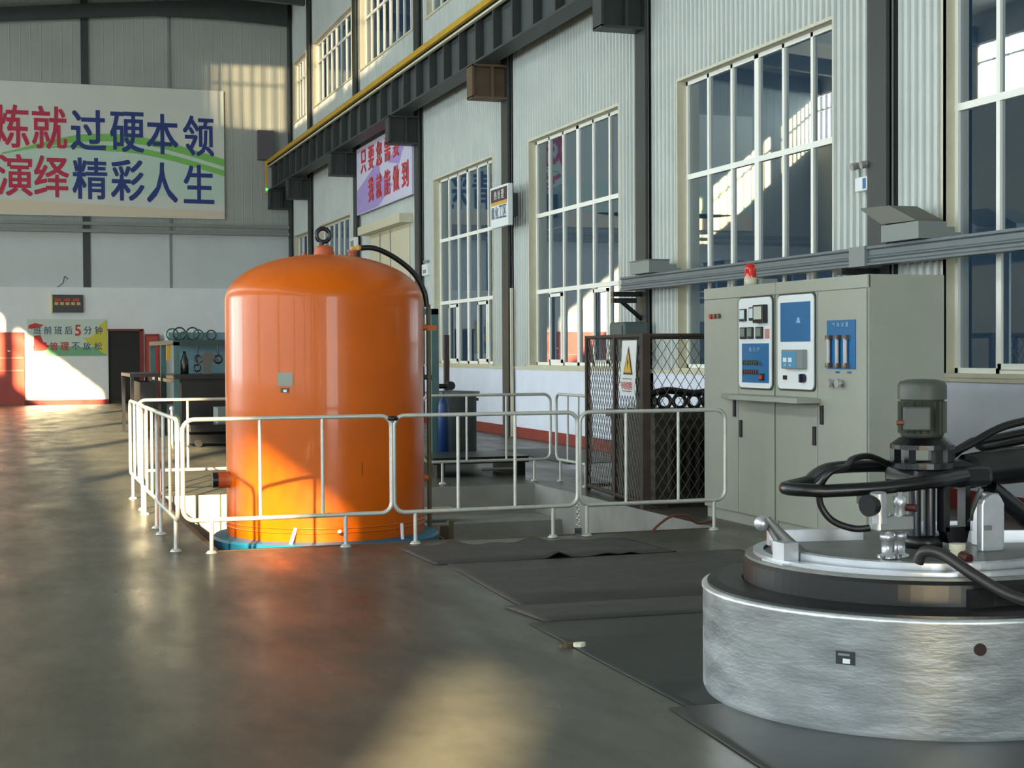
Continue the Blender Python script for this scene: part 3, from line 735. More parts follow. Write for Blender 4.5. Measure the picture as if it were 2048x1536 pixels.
tank_plate('scratch', AC+.784, AC+.792, .42, .54, mat('scratch_dark', (120, 58, 20), .6))
# hose from the top of the bell, olive gas pipe beside it and the teal stand behind
p = MB(); p.tube(smooth([(3.22, TY, 2.512), (3.36, TY, 2.51), (3.55, TY+.02, 2.43), (3.74, TY+.04, 2.29), (3.85, TY+.05, 2.12), (3.88, TY+.05, 1.96)], 8), .026, 10)
tag(p.build('gas_hose', M_rubber, origin=(3.88, TY, 1.96)), 'black rubber hose arching from the tank top to the olive pipe', 'hose')
t = thing('gas_pipe', (3.90, TY+.05, -.2), 'olive upright gas pipe standing close along the right side of the orange tank', 'pipe')
p = MB(); p.tube([(3.895, TY+.05, -.25), (3.895, TY+.05, 1.98)], .022, 10); p.build('pipe', M_olive, t)
p = MB(); p.box(3.85, 3.97, TY+.02, TY+.08, 1.73, 1.78); p.build('valve', mat('nozzle_bright', (214, 110, 40)), t, label='orange valve')
p = MB(); p.tube([(3.895, TY+.05, -.25), (3.98, TY-.1, -.27), (4.0, TY-.2, PD)], .02, 8); p.build('elbow', M_olive, t)
t = thing('pipe_stand', (6.0, 20.2, 0), 'teal square-tube gallows stand behind the orange tank', 'stand')
p = MB(); p.box(5.60, 5.70, 20.25, 20.35, 0, 2.12); p.build('post', M_teal, t)
p = MB(); p.box(5.0, 5.70, 20.25, 20.35, 2.04, 2.12); p.build('top_arm', M_teal, t)
p = MB(); p.box(5.0, 5.62, 20.27, 20.33, 1.14, 1.21); p.build('lower_arm', M_darker, t)
# ------------------------------------------------------------------ drum group behind the pit
t = thing('steel_drum', (6.08, 20.9, 0), 'dark grey steel drum behind the pit with a motor on its lid', 'drum')
dx, dy, dr = 6.08, 20.9, .345
p = MB(); p.lathe([(0.001, .02), (dr, .02), (dr, .9), (dr+.03, .91), (dr+.03, .93)], (dx, dy), 40); p.build('body', M_drum, t)
p = MB(); p.lathe([(dr+.05, .93), (dr+.05, .955), (.001, .975)], (dx, dy), 40, smooth=False); p.build('lid', M_drum, t)
p = MB(); p.tube([(5.72, dy-.25, 1.04), (6.0, dy-.25, 1.04)], .035, 10); m_ = p.build('motor', M_darker, t)
for x in (5.74, 5.97):
    p = MB(); p.cyl((x, dy-.32, 1.045), (x, dy-.2, 1.045), .062, 18); p.build('end_cap', M_black, m_)
p = MB(); p.box(6.36, 6.46, dy-.04, dy+.04, .82, .86); p.build('handle', M_black, t)
for a in (-.9, -2.2, 2):
    p = MB(); p.box(dx+dr*math.cos(a)-.05, dx+dr*math.cos(a)+.03, dy+dr*math.sin(a)-.04, dy+dr*math.sin(a)+.04, 0, .12); p.build('foot', M_black, t)
p = MB(); p.box(6.10, 6.17, 21.35, 21.42, 0, 1.77); tag(p.build('steel_post', M_rust, origin=(6.13, 21.38, 0)), 'rust brown upright post behind the grey drum', 'post')
t = thing('gas_cylinder', (5.73, 20.2, 0), 'slim blue gas cylinder standing left of the grey drum', 'gas cylinder')
p = MB(); p.lathe([(.001, 0), (.075, 0), (.075, .78), (.065, .84), (.03, .88), (.025, .92), (.001, .92)], (5.73, 20.15), 20); p.build('body', M_bcyl, t)
p = MB(); p.cyl((5.73, 20.15, .9), (5.73, 20.15, .97), .02, 10); p.build('valve', M_darker, t)
t = thing('steel_skid', (5.4, 18.3, 0), 'low black steel skid lying on the floor in front of the drum', 'skid')
for x in (4.95, 5.98):
    p = MB(); p.box(x, x+.1, 17.7, 18.7, 0, .16); p.build('runner', M_darker, t)
p = MB(); p.box(4.9, 6.12, 17.68, 18.75, .16, .24); p.build('deck', M_darker, t)
p = MB(); p.tube([(5.5, 17.64, .09), (5.9, 17.64, .09)], .02, 6); p.build('pull_bar', M_drum, t)
p = MB(); p.box(7.2, 8.3, 19.2, 22.3, 0, .012); tag(p.build('floor_sheet', M_mat2), 'dark thin sheet lying on the floor by the white wall', 'sheet')
p = MB(); p.box(4.0, 4.66, 15.75, 16.1, -.22, -.18); p.rot(.05, (4.3, 15.9)); tag(p.build('plank', M_wood, origin=(4.33, 15.9, -.22)), 'short pale plank propped on the pit steps beside the tank', 'plank')
t = thing('pit_post', (4.12, 14.6, PD), 'brown square post standing in the pit right of the tank', 'post')
p = MB(); p.box(4.07, 4.16, 14.45, 14.55, PD, -.2); p.build('post', M_brown, t)
p = MB(); p.box(4.16, 4.21, 14.45, 14.52, -.6, -.15); p.build('cleat', M_olive, t)
# ------------------------------------------------------------------ wire cage with transformer
A_, B_ = Vector((6.07, 15.55, 0)), Vector((5.84, 13.45, 0)); Cx, Dx = Vector((8.0, 13.35, 0)), Vector((8.2, 15.55, 0)); CH = 1.69
t = thing('wire_cage', (7, 14.5, 0), 'rusty angle-iron cage with diamond wire mesh around the transformer', 'cage')
mid = A_.lerp(B_, .52)
def post(mb, q, h=.022, hz=CH): mb.box(q.x-h, q.x+h, q.y-h, q.y+h, 0, hz)
for q, h in ((A_, .024), (B_, .04), (Cx, .024), (Dx, .024), (mid, .022)):
    p = MB(); post(p, q, h); p.build('post', M_rust, t)
for a, b in ((A_, B_), (B_, Cx), (Cx, Dx), (Dx, A_)):
    for z in (CH-.02, .05):
        p = MB(); p.tube([a+Vector((0, 0, z)), b+Vector((0, 0, z))], .026, 4); p.build('rail', M_rust, t)
def diamond(a, b, z0, z1, pw=.095, ph=.15):
    L = (b-a).length; d_ = (b-a).normalized(); H = z1-z0; mb = MB(); k = ph/pw; n_ = int((L+H/k)/pw)+1
    for i in range(n_+1):
        for sgn in (1, -1):
            u0 = i*pw; # line: z = k*(u - u0 + H/k) mirrored for sgn
            pts = []
            ua, ub = u0-H/k, u0
            lo, hi = max(0, ua), min(L, ub)
            if hi-lo < .01: continue
            za, zb = (lo-ua)*k, (hi-ua)*k
            if sgn < 0: lo, hi = L-lo, L-hi
            mb.tube([a+d_*lo+Vector((0, 0, z0+za)), a+d_*hi+Vector((0, 0, z0+zb))], .0042, 3, caps=False)
    return mb
diamond(A_, B_, .05, CH-.03).build('mesh_panel', M_mesh, t)
diamond(B_, Cx, .05, CH-.03).build('mesh_panel', M_mesh, t)
t = thing('warning_sign', (5.85, 13.8, 1.1), 'white warning sign with a yellow triangle hung on the cage corner', 'sign')
v = (A_-B_).normalized(); nrm = Vector((-v.y, v.x, 0)) if Vector((-v.y, v.x, 0)).x < 0 else Vector((v.y, -v.x, 0))
s0_ = B_+v*.08+nrm*.06; s1_ = B_+v*.56+nrm*.06
def SP(u_, z, off=0): q = s1_.lerp(s0_, u_)+nrm*(off+.05*(1.63-z)); return (q.x, q.y, z)
p = MB(); vs = [SP(0, 1.085), SP(1, 1.085), SP(1, 1.625), SP(0, 1.625)]; p.add(vs+[tuple(Vector(q)-nrm*.008) for q in vs], [(0, 1, 2, 3), (7, 6, 5, 4), (0, 4, 5, 1), (1, 5, 6, 2), (2, 6, 7, 3), (3, 7, 4, 0)]); p.build('panel', M_panelw, t)
p = MB(); p.add([SP(.20, 1.29, .004), SP(.86, 1.29, .004), SP(.50, 1.57, .004)], [(0, 1, 2)]); p.build('triangle_border', M_black, t)
p = MB(); p.add([SP(.28, 1.31, .007), SP(.78, 1.31, .007), SP(.51, 1.52, .007)], [(0, 1, 2)]); p.build('triangle', M_warn, t)
p = MB(); p.add([SP(.53, 1.47, .010), SP(.46, 1.405, .010), SP(.51, 1.405, .010), SP(.49, 1.34, .010), SP(.58, 1.42, .010), SP(.53, 1.42, .010)], [(0, 1, 2, 3, 4, 5)]); p.build('lightning_bolt', M_black, t)
p = glyphs(MB(), '有电危险', [(Vector(SP(.2+.2*k, 1.185, .006)), .085, .08) for k in range(4)], -v, (0, 0, 1), nrm, .01); p.build('lettering', M_tred2, t)
p = MB()
for z in (1.245, 1.125): p.quad(SP(.18, z, .006), SP(.84, z, .006), SP(.84, z+.008, .006), SP(.18, z+.008, .006))
p.build('rule_line', M_txt, t)
t = thing('transformer', (6.8, 14.3, 0), 'dark finned transformer inside the wire cage', 'transformer')
p = MB(); p.box(6.02, 7.8, 13.62, 14.75, .06, .84); p.build('tank', M_trafo, t)
p = MB(); p.box(5.98, 7.85, 13.55, 14.8, .84, .92); p.build('cover', M_trafo, t)
for k in range(16):
    p = MB(); p.box(6.12+.1*k, 6.15+.1*k, 13.52, 13.62, .14, .76); p.build('fin', M_trafo, t)
for k in range(5):
    x = 6.02+.16*k
    p = MB(); p.torus((x, 13.75, 1.02), .065, .02, 'y', 16, 6); p.build('busbar_loop', M_black, t)
p = MB(); p.tube(smooth([(5.98, 13.75, 1.08), (6.2, 13.75, 1.13), (6.5, 13.75, 1.10), (6.8, 13.75, 1.12), (7.4, 13.75, 1.04)]), .035, 8); p.build('busbar_loop', M_darker, t)
p = MB(); p.box(6.0, 6.1, 13.5, 14.6, 0, .06); p.box(7.6, 7.7, 13.5, 14.6, 0, .06); p.build('base', M_rust, t)
p = MB(); p.tube(smooth([(5.93, 14.15, .93), (5.97, 14.1, 1.0), (6.03, 14.1, .93)]), .012, 6); p.build('terminal', M_panelw, t)

# ------------------------------------------------------------------ control cabinet
CXF, CY0, CY1, CYM, CTOP, CD = 6.10, 9.90, 12.69, 11.33, 2.085, .67
def cabinet(y0, y1, label):
    t = thing('control_cabinet', (CXF+CD/2, (y0+y1)/2, 0), label, 'cabinet')
    p = MB(); p.box(CXF+.012, CXF+CD, y0+.003, y1-.003, .1, CTOP); p.build('body', M_beige, t, bevel=.006)
    p = MB(); p.box(CXF+.03, CXF+CD-.03, y0+.01, y1-.01, 0, .1); p.build('plinth', M_beige, t)
    p = MB(); p.box(CXF, CXF+.03, y0+.003, y1-.003, 1.985, CTOP); p.build('fascia', M_beige, t, bevel=.004)
    return t
def rrect(y0, y1, z0, z1, r, n=5):
    o_ = []
    for (cy_, cz_, a) in ((y0+r, z0+r, math.pi), (y1-r, z0+r, 1.5*math.pi), (y1-r, z1-r, 0), (y0+r, z1-r, .5*math.pi)):
        o_ += [(cy_+r*math.cos(a+math.pi/2*i/n), cz_+r*math.sin(a+math.pi/2*i/n)) for i in range(n+1)]
    return o_
cl = cabinet(CYM, CY1, 'left half of the beige control cabinet, carrying the meters and red beacon')
crr = cabinet(CY0, CYM, 'right half of the beige control cabinet, with recorder and flow tubes')
def leaf(par, y0, y1, z0, z1, name='door'):
    p = MB(); p.box(CXF-.004, CXF+.012, y0+.004, y1-.004, z0, z1); return p.build(name, M_beige, par, bevel=.003)
def bit(name, m, par, y0, y1, z0, z1, x0, x1=None, bevel=0, lab=None):
    p = MB(); p.box(x0, x1 if x1 else CXF+.004, y0, y1, z0, z1); return p.build(name, m, par, bevel=bevel, label=lab)
# left half: side door with indicators, meter panel, two lower doors
dl = leaf(cl, 12.0, CY1-.01, .1, 1.98)
for k, m in enumerate((M_sred, mat('indicator_brown', (110, 86, 60), .4), mat('indicator_brown', (110, 86, 60), .4))):
    p = MB(); p.cyl((CXF-.004, 12.51-.08*k, 1.83), (CXF-.03, 12.51-.08*k, 1.83), .022, 14); p.build('indicator', m, dl)
du = leaf(cl, CYM+.01, 12.0, 1.14, 1.98, 'instrument_panel')
p = MB(); p.prism(rrect(11.345, 11.965, 1.185, 1.985, .05), 'x', CXF-.012, CXF+.0); p.build('panel_surround', M_beige2, du)
p = MB(); p.prism(rrect(11.36, 11.95, 1.20, 1.97, .045), 'x', CXF-.02, CXF-.004); p.build('faceplate', M_panelw, du)
F = CXF-.02
def meter(par, y0, y1, z0, z1, face, depth=.02, nm='meter'):
    bit(nm, M_black, par, y0, y1, z0, z1, F-depth, F+.002, bevel=.004)
    w_, h_ = y1-y0, z1-z0
    bit('dial', face, par, y0+w_*.12, y1-w_*.12, z0+h_*.2, z1-h_*.1, F-depth-.002, F-depth+.001)
mface = mat('meter_face', (220, 232, 236), .2); gface = mat('gauge_glass', (128, 140, 128), .15)
meter(du, 11.80, 11.91, 1.772, 1.88, mface); meter(du, 11.63, 11.73, 1.775, 1.89, mface)
meter(du, 11.42, 11.60, 1.752, 1.905, mat('chart_face', (196, 202, 186), .3), .05, 'chart_recorder')
for a, b in ((11.80, 11.90), (11.67, 11.76), (11.50, 11.61)): meter(du, a, b, 1.62, 1.72, gface)
bit('tag_card', mat('pink_card', (190, 130, 130), .6), du, 11.39, 11.46, 1.62, 1.70, F-.008, F+.001)
bit('mimic_plate', M_pblue, du, 11.40, 11.885, 1.245, 1.58, F-.004, F+.001)
p = glyphs(MB(), '氮化炉', [((F-.006, 11.72-.07*k, 1.53), .055, .04) for k in range(3)], (0, -1, 0), (0, 0, 1), (-1, 0, 0), .005, .001); p.build('lettering', M_ltxt, du)
for r_, (zc, m) in enumerate(((1.415, mat('green_button', (70, 90, 60), .4)), (1.335, mat('brown_button', (110, 60, 50), .4)))):
    bit('button_strip', mat('dark_strip', (22, 48, 66), .5), du, 11.585, 11.865, zc-.022, zc+.022, F-.006, F)
    for k in range(7):
        p = MB(); p.cyl((F-.006, 11.85-.04*k, zc), (F-.016, 11.85-.04*k, zc), .013, 10); p.build('button', m, du)
p = MB(); p.cyl((F-.004, 11.52, 1.41), (F-.02, 11.52, 1.41), .018, 12); p.build('button', M_chrome, du)
bit('stop_button', M_black, du, 11.475, 11.55, 1.265, 1.325, F-.015, F); bit('stop_button', M_sred, du, 11.495, 11.53, 1.28, 1.31, F-.025, F-.01)
for a, b in ((CYM+.01, 12.0),):
    leaf(cl, a, b, .1, 1.10)
for y, z in ((12.055, 1.015), (11.935, .84)): bit('door_handle', M_black, cl, y-.018, y+.018, z-.075, z+.075, CXF-.022, CXF, bevel=.004)
# right half
du = leaf(crr, 10.63, CYM-.01, 1.14, 1.98, 'instrument_panel')
p = MB(); p.prism(rrect(10.645, 11.265, 1.19, 1.985, .05), 'x', CXF-.012, CXF+.0); p.build('panel_surround', M_beige2, du)
p = MB(); p.prism(rrect(10.66, 11.25, 1.205, 1.97, .045), 'x', CXF-.02, CXF-.004); p.build('faceplate', M_panelw, du)
bit('mimic_plate', M_pblue, du, 10.71, 11.195, 1.59, 1.91, F-.004, F+.001)
p = MB(); p.box(F-.006, F-.003, 10.86, 10.93, 1.74, 1.745); p.prism([(10.865, 1.745), (10.925, 1.745), (10.91, 1.785), (10.88, 1.785)], 'x', F-.006, F-.003); p.build('mimic_symbol', M_ltxt, du)
bit('recorder', M_grey, du, 10.76, 11.10, 1.37, 1.525, F-.05, F, bevel=.006); bit('recorder_hinge', M_panelw, du, 11.10, 11.15, 1.39, 1.505, F-.02, F, bevel=.006)
bit('recorder_window', M_screen, du, 10.85, 11.085, 1.385, 1.51, F-.053, F-.04)
for y in (11.03, 10.945):
    bit('digital_display', M_panelw, du, y-.028, y+.028, 1.425, 1.46, F-.056, F-.05); bit('key', M_ltxt, du, y-.018, y+.018, 1.39, 1.41, F-.055, F-.05)
bit('selector_switch', M_black, du, 11.09, 11.14, 1.28, 1.315, F-.012, F)
p = MB(); p.cyl((F, 10.81, 1.295), (F-.03, 10.81, 1.295), .036, 18); p.box(F-.045, F-.03, 10.80, 10.82, 1.262, 1.328); p.build('selector_switch', mat('navy_knob', (22, 24, 48), .35), du)
leaf(crr, 10.63, CYM-.01, .1, 1.10)
dr_ = leaf(crr, CY0+.01, 10.63, .1, 1.98)
bit('flow_panel', M_pblue, dr_, 10.055, 10.47, 1.375, 1.75, CXF-.012)
for k, y in enumerate((10.415, 10.285, 10.165)):
    p = MB(); p.cyl((CXF-.03, y, 1.40), (CXF-.03, y, 1.61), .017, 12); f_ = p.build('flow_tube', mat('flow_glass', (176, 168, 168), .15), dr_)
    for z in (1.60, 1.385):
        p = MB(); p.box(CXF-.045, CXF-.012, y-.028, y+.028, z, z+.035); p.build('fitting', mat('flow_fitting', (112, 102, 92), .4, metal=.5), f_)
p = glyphs(MB(), '气体流量', [((CXF-.014, 10.36-.065*k, 1.715), .05, .035) for k in range(4)], (0, -1, 0), (0, 0, 1), (-1, 0, 0), .005, .001); p.build('lettering', M_ltxt, dr_)
for y in (10.32, 10.15): bit('name_strip', M_pblue, dr_, y-.03, y+.03, 1.34, 1.358, CXF-.006)
for y in (10.38, 10.25):
    p = MB(); p.cyl((CXF-.004, y, 1.265), (CXF-.05, y, 1.265), .014, 10); p.cyl((CXF-.035, y, 1.265), (CXF-.06, y, 1.265), .034, 16); p.build('valve_knob', M_silver2, dr_)
for y, z in ((10.55, 1.01), (10.665, .84)): bit('door_handle', M_black, crr, y-.018, y+.018, z-.075, z+.075, CXF-.022, CXF, bevel=.004)
# writing ledge across both halves
p = MB(); p.add([(CXF-.004, 10.58, 1.10), (CXF-.004, 12.34, 1.10), (CXF-.22, 11.75, 1.10), (CXF-.22, 10.58, 1.10), (CXF-.004, 10.58, 1.14), (CXF-.004, 12.34, 1.14), (CXF-.22, 11.75, 1.14), (CXF-.22, 10.58, 1.14)],
               [(3, 2, 1, 0), (4, 5, 6, 7), (0, 1, 5, 4), (1, 2, 6, 5), (2, 3, 7, 6), (3, 0, 4, 7)])
tag(p.build('writing_ledge', M_beige, bevel=.006, origin=(CXF-.1, 11.4, 1.1)), 'beige tapered writing ledge jutting out across both cabinet halves', 'ledge')
t = thing('beacon_lamp', (6.22, 12.0, CTOP), 'red warning beacon on top of the beige cabinet', 'beacon')
p = MB(); p.lathe([(.001, CTOP), (.058, CTOP), (.055, CTOP+.075), (.001, CTOP+.075)], (6.22, 12.0), 24); p.build('base', M_cream, t)
p = MB(); p.lathe([(.052, CTOP+.075), (.050, CTOP+.15), (.040, CTOP+.185), (.018, CTOP+.2), (.001, CTOP+.202)], (6.22, 12.0), 24); p.build('lens', M_lens, t)
p = MB(); p.box(6.27, 6.42, 11.88, 12.02, CTOP, CTOP+.06); p.build('relay_box', M_grey, t)

# ------------------------------------------------------------------ rubber sheets on the floor
def sheet(poly, h, m, label, wave=None):
    n_ = 40; z0_, z1_ = .001, .001+h
    (x0, ya), (x1, yb), (x2, yc), (x3, yd) = poly   # near-left, near-right, far-right, far-left
    vs = []; fs = []
    for i in range(n_+1):
        s_ = i/n_
        for j in range(5):
            r_ = j/4
            x = (x0+(x1-x0)*s_)*(1-r_)+(x3+(x2-x3)*s_)*r_
            y = (ya+(yb-ya)*s_)*(1-r_)+(yd+(yc-yd)*s_)*r_
            z = z1_+(wave(s_, r_) if wave else 0)
            vs.append((x, y, z))
    for i in range(n_):
        for j in range(4): fs.append((i*5+j, (i+1)*5+j, (i+1)*5+j+1, i*5+j+1))
    b = MB(); b.add(vs, fs, True)
    o = b.build('rubber_sheet', m); so = o.modifiers.new('thick', 'SOLIDIFY'); so.thickness = h; so.offset = -1
    return tag(o, label, 'rubber sheet', 'rubber sheets in front of the pit')
def wv(s_, r_):
    e = max(0, 1-r_*2.2)
    return e*(.045*math.exp(-((s_-.50)/.035)**2)+.02*math.exp(-((s_-.70)/.05)**2)+.018*math.exp(-((s_-.80)/.03)**2))+max(0, r_-.6)*2.5*(.03*math.exp(-((s_-.22)/.05)**2)+.03*math.exp(-((s_-.58)/.06)**2)+.012*math.sin(s_*19)**2)
sheet([(2.90, 10.43), (4.8, 10.47), (4.75, 11.35), (2.88, 11.40)], .008, M_mat, 'wrinkled dark rubber sheet just before the barrier feet, farthest of the row', wv)
sheet([(2.90, 8.56), (5.2, 8.45), (5.3, 10.42), (2.98, 10.40)], .007, M_mat, 'wide dark rubber sheet in front of the wrinkled one')
sheet([(2.86, 8.01), (5.1, 7.9), (5.2, 8.44), (2.80, 8.54)], .012, M_mat, 'narrow strip of dark rubber sheet between two seams')
sheet([(2.74, 5.89), (5.0, 5.80), (5.1, 7.89), (2.76, 8.0)], .006, M_mat2, 'greenish black sheet beneath and behind the silver furnace')
sheet([(2.50, 3.6), (5.0, 3.6), (5.0, 5.79), (2.66, 5.88)], .007, M_mat2, 'greenish black sheet under the near side of the silver furnace')
def scrap(loc, s_, m, label):
    b = MB(); pts = [(math.cos(a)*s_*(.7+.3*random.random()), math.sin(a)*s_*.6*(.7+.3*random.random())) for a in [k*math.pi/4 for k in range(8)]]
    b.prism([(loc[0]+q[0], loc[1]+q[1]) for q in pts], 'z', loc[2], loc[2]+.02); tag(b.build('scrap', m, origin=loc), label, 'scrap')
scrap((2.78, 7.26, .007), .045, mat('pale_scrap', (226, 222, 196), .6), 'small pale scrap on the edge of the rubber sheets, in open floor')
scrap((2.72, 7.30, .0), .05, M_brown, 'small brown chip on the concrete beside the pale scrap')
scrap((2.98, 5.95, .008), .03, mat('pale_scrap', (226, 222, 196), .6), 'tiny pale crumb on the sheet left of the silver furnace')
p = MB(); p.tube(smooth([(5.16, 11.72, .012), (5.25, 11.80, .05), (5.42, 11.92, .10), (5.6, 12.0, .09), (5.74, 12.08, .012), (5.95, 12.2, .012)]), .012, 8)
tag(p.build('loose_cable', M_copper, origin=(5.16, 11.72, 0)), 'brown cable looping up over the pit corner by the cabinet', 'cable')

# ------------------------------------------------------------------ silver pit furnace
FX, FYc = 3.82, 5.83
t = thing('pit_furnace', (FX, FYc, 0), 'round silver painted furnace in the foreground with a black rim and lid', 'furnace')
p = MB(); p.lathe([(.915, .008), (.925, .03), (.925, .455), (.93, .462), (.93, .475), (.90, .48)], (FX, FYc), 96); p.build('body', M_silver, t)
p = MB(); p.lathe([(.905, .470), (.905, .49), (.86, .50), (.75, .50), (.75, .492)], (FX, FYc), 96, smooth=False); p.build('rim', mat('matt_black_paint', (13, 13, 14), .42), t, label='black rim plate')
p = MB(); p.lathe([(.745, .49), (.745, .585), (.735, .60), (.64, .602)], (FX, FYc), 96, smooth=False); p.build('flange', mat('matt_black_paint', (13, 13, 14)), t, label='black lid flange')
p = MB(); p.lathe([(.735, .60), (.735, .612), (.60, .614)], (FX, FYc), 96, smooth=False); lid = p.build('lid', M_lid, t)
p = MB(); p.lathe([(.70, .612), (.70, .628), (.655, .628), (.655, .622)], (FX, FYc), 96, smooth=False); p.build('lid_ring', M_silver2, lid)
p = MB(); p.lathe([(.62, .62), (.62, .655), (.575, .655), (.575, .645)], (FX, FYc), 96, smooth=False); p.build('lid_ring', M_silver2, lid)
p = MB(); p.lathe([(.60, .645), (.001, .648)], (FX, FYc), 96, smooth=False); p.build('lid_plate', mat('lid_grey_dark', (112, 114, 110), .45, metal=.35, var=.25, scale=6), lid)
# raised stiffening bars on the lid
for a, b in (((3.30, 6.20), (3.74, 6.12)), ((4.14, 5.86), (4.62, 5.72)), ((4.0, 6.3), (4.5, 6.15))):
    q0, q1 = Vector((*a, 0)), Vector((*b, 0)); u_ = (q1-q0).normalized(); w_ = Vector((-u_.y, u_.x, 0))*.02
    p = MB(); vs = [q0-w_, q1-w_, q1+w_, q0+w_]; p.add([(q.x, q.y, .63) for q in vs]+[(q.x, q.y, .70) for q in vs], [(3, 2, 1, 0), (4, 5, 6, 7), (0, 1, 5, 4), (1, 2, 6, 5), (2, 3, 7, 6), (3, 0, 4, 7)]); p.build('stiffener', M_silver2, lid)
# swing clamp on the left edge of the lid
c = MB(); c.box(3.13, 3.20, 5.74, 5.84, .60, .70); c.box(3.10, 3.16, 5.70, 5.88, .59, .62); c = c.build('clamp', M_silver2, t)
p = MB(); p.tube([(3.19, 5.86, .66), (3.17, 5.93, .74), (3.15, 5.97, .775)], .016, 8); p.build('lever', M_lid, c)
p = MB(); p.sphere((3.13, 5.94, .765), .034, 14); p.build('knob', M_silver2, c)
p = MB(); p.tube([(3.26, 5.80, .63), (3.20, 5.84, .70), (3.14, 5.90, .79)], [.03, .022, .012], 6); p.build('hook', M_lid, c)
# lifting lug right of the motor, and inlet cap
p = MB(); p.prism([(3.99, .645), (4.10, .645), (4.10, .86), (4.085, .885), (4.05, .895), (4.0, .87), (3.99, .85)], 'y', 5.56, 5.60); p.prism([(5.58, .645), (5.78, .645), (5.76, .84), (5.70, .89), (5.62, .89), (5.58, .85)], 'x', 4.09, 4.12); lg = p.build('lifting_lug', M_silver2, t, bevel=.006)
p = MB(); p.box(4.0, 4.03, 5.545, 5.56, .74, .76); p.build('bolt', M_lid, lg)
p = MB(); p.cyl((3.74, 5.38, .645), (3.74, 5.38, .69), .028, 12); p.cyl((3.74, 5.38, .69), (3.74, 5.38, .715), .034, 12); ic = p.build('inlet_cap', M_cream, t)
p = MB(); p.cyl((3.745, 5.36, .668), (3.75, 5.31, .66), .02, 12); p.build('bore', mat('dark_red_bore', (70, 16, 16), .5), ic)
# dark conduit curling over the lid edge
p = MB(); p.tube(smooth([(3.50, 5.30, .66), (3.51, 5.27, .705), (3.55, 5.20, .70), (3.60, 5.05, .63), (3.68, 4.92, .565), (3.82, 4.80, .54), (4.0, 4.74, .54), (4.3, 4.72, .53)]), .024, 10); p.build('conduit', mat('conduit_brown', (40, 36, 34), .4), t)
p = MB(); p.box(3.60, 3.70, 5.08, 5.14, .50, .57); p.build('latch_block', M_black, t)
# plate, hole, dent on the body
def fang(x, y): return math.atan2(y-FYc, x-FX)
def fplate(name, a0, a1, z0, z1, m, r=.928):
    p = MB(); vs = []
    for i in range(7):
        a = a0+(a1-a0)*i/6; vs += [(FX+r*math.cos(a), FYc+r*math.sin(a), z0), (FX+r*math.cos(a), FYc+r*math.sin(a), z1)]
    p.add(vs, [(2*i, 2*i+2, 2*i+3, 2*i+1) for i in range(6)]); return p.build(name, m, t)
PA = -2.429
fplate('nameplate', PA-.042, PA+.042, .285, .337, mat('dark_plate', (38, 40, 44), .4)); fplate('plate_mark', PA-.010, PA+.022, .290, .309, M_panelw, .931); fplate('plate_mark', PA-.03, PA+.02, .320, .329, M_grey, .931)
a = -1.876; r_ = .927; p = MB(); p.cyl((FX+.86*math.cos(a), FYc+.86*math.sin(a), .367), (FX+.932*math.cos(a), FYc+.932*math.sin(a), .367), .024, 18); p.build('thermocouple_hole', mat('hole_brown', (46, 30, 24), .8), t)
# chrome valve group
t = thing('valve_group', (3.55, 5.55, .648), 'pair of chrome pipe valves with a round gauge standing on the furnace lid', 'valve')
for x, y, h in ((3.50, 5.53, .835), (3.575, 5.55, .92)):
    p = MB(); p.lathe([(.04, .648), (.04, .66), (.023, .664), (.023, .722), (.029, .725), (.029, .748), (.023, .75), (.023, h-.06), (.028, h-.055), (.028, h-.02), (.012, h-.015), (.012, h), (.001, h)], (x, y), 18); p.build('pipe', M_silver2, t)
p = MB(); p.box(3.44, 3.615, 5.50, 5.58, .757, .825); p.build('manifold', mat('manifold_grey', (170, 172, 170), .35, metal=.8), t, bevel=.012)
p = MB(); p.cyl((3.455, 5.52, .80), (3.445, 5.51, .925), .034, 14); p.build('gauge_body', M_silver2, t)
p = MB(); p.cyl((3.425, 5.52, .875), (3.392, 5.51, .872), .046, 20); p.build('gauge', M_darker, t)
p = MB(); p.cyl((3.60, 5.54, .855), (3.625, 5.50, .855), .016, 12); p.build('port', mat('dark_red_bore', (70, 16, 16), .5), t)
for x in (3.455, 3.535):
    p = MB(); p.cyl((x, 5.49, .648), (x, 5.49, .665), .011, 6); p.build('bolt', M_chrome, t)
# ------------------------------------------------------------------ swing arm with stirring motor
MX, MY = 3.87, 5.83
t = thing('lid_lifting_arm', (5.35, 6.1, 0), 'black pipe swing arm reaching over the furnace lid with a motor on it', 'lifting arm')
p = MB(); p.tube([(5.35, 6.1, 0), (5.35, 6.1, 1.25)], .13, 20); p.build('pivot_column', M_darker, t)
p = MB(); p.tube(smooth([(5.35, 6.1, 1.0), (4.7, 5.97, .99), (4.3, 5.9, .98), (4.12, 5.87, .965)]), [.085]*12+[.08]*6+[.06], 16); p.build('arm_pipe', M_darker, t)
p = MB(); p.tube([(4.24, 5.86, .89), (4.75, 5.95, .56), (5.3, 6.08, .22)], .045, 12); p.build('diagonal_strut', M_darker, t)
lp = smooth([(4.0, 5.70, .965), (3.75, 5.58, .955), (3.5, 5.60, .935), (3.28, 5.66, .925)])+arc((3.255, 5.76), .095, -2.2, -4.1, 6, lambda a, b: (a, b, .93))+smooth([(3.32, 5.87, .945), (3.5, 6.02, .985), (3.75, 6.05, .99), (4.0, 6.0, .98)])
p = MB(); p.tube(lp, .028, 10); p.build('loop_pipe', M_darker, t)
p = MB(); p.box(3.76, 4.16, 5.70, 5.98, .91, 1.0); p.build('gear_block', M_darker, t, bevel=.03)
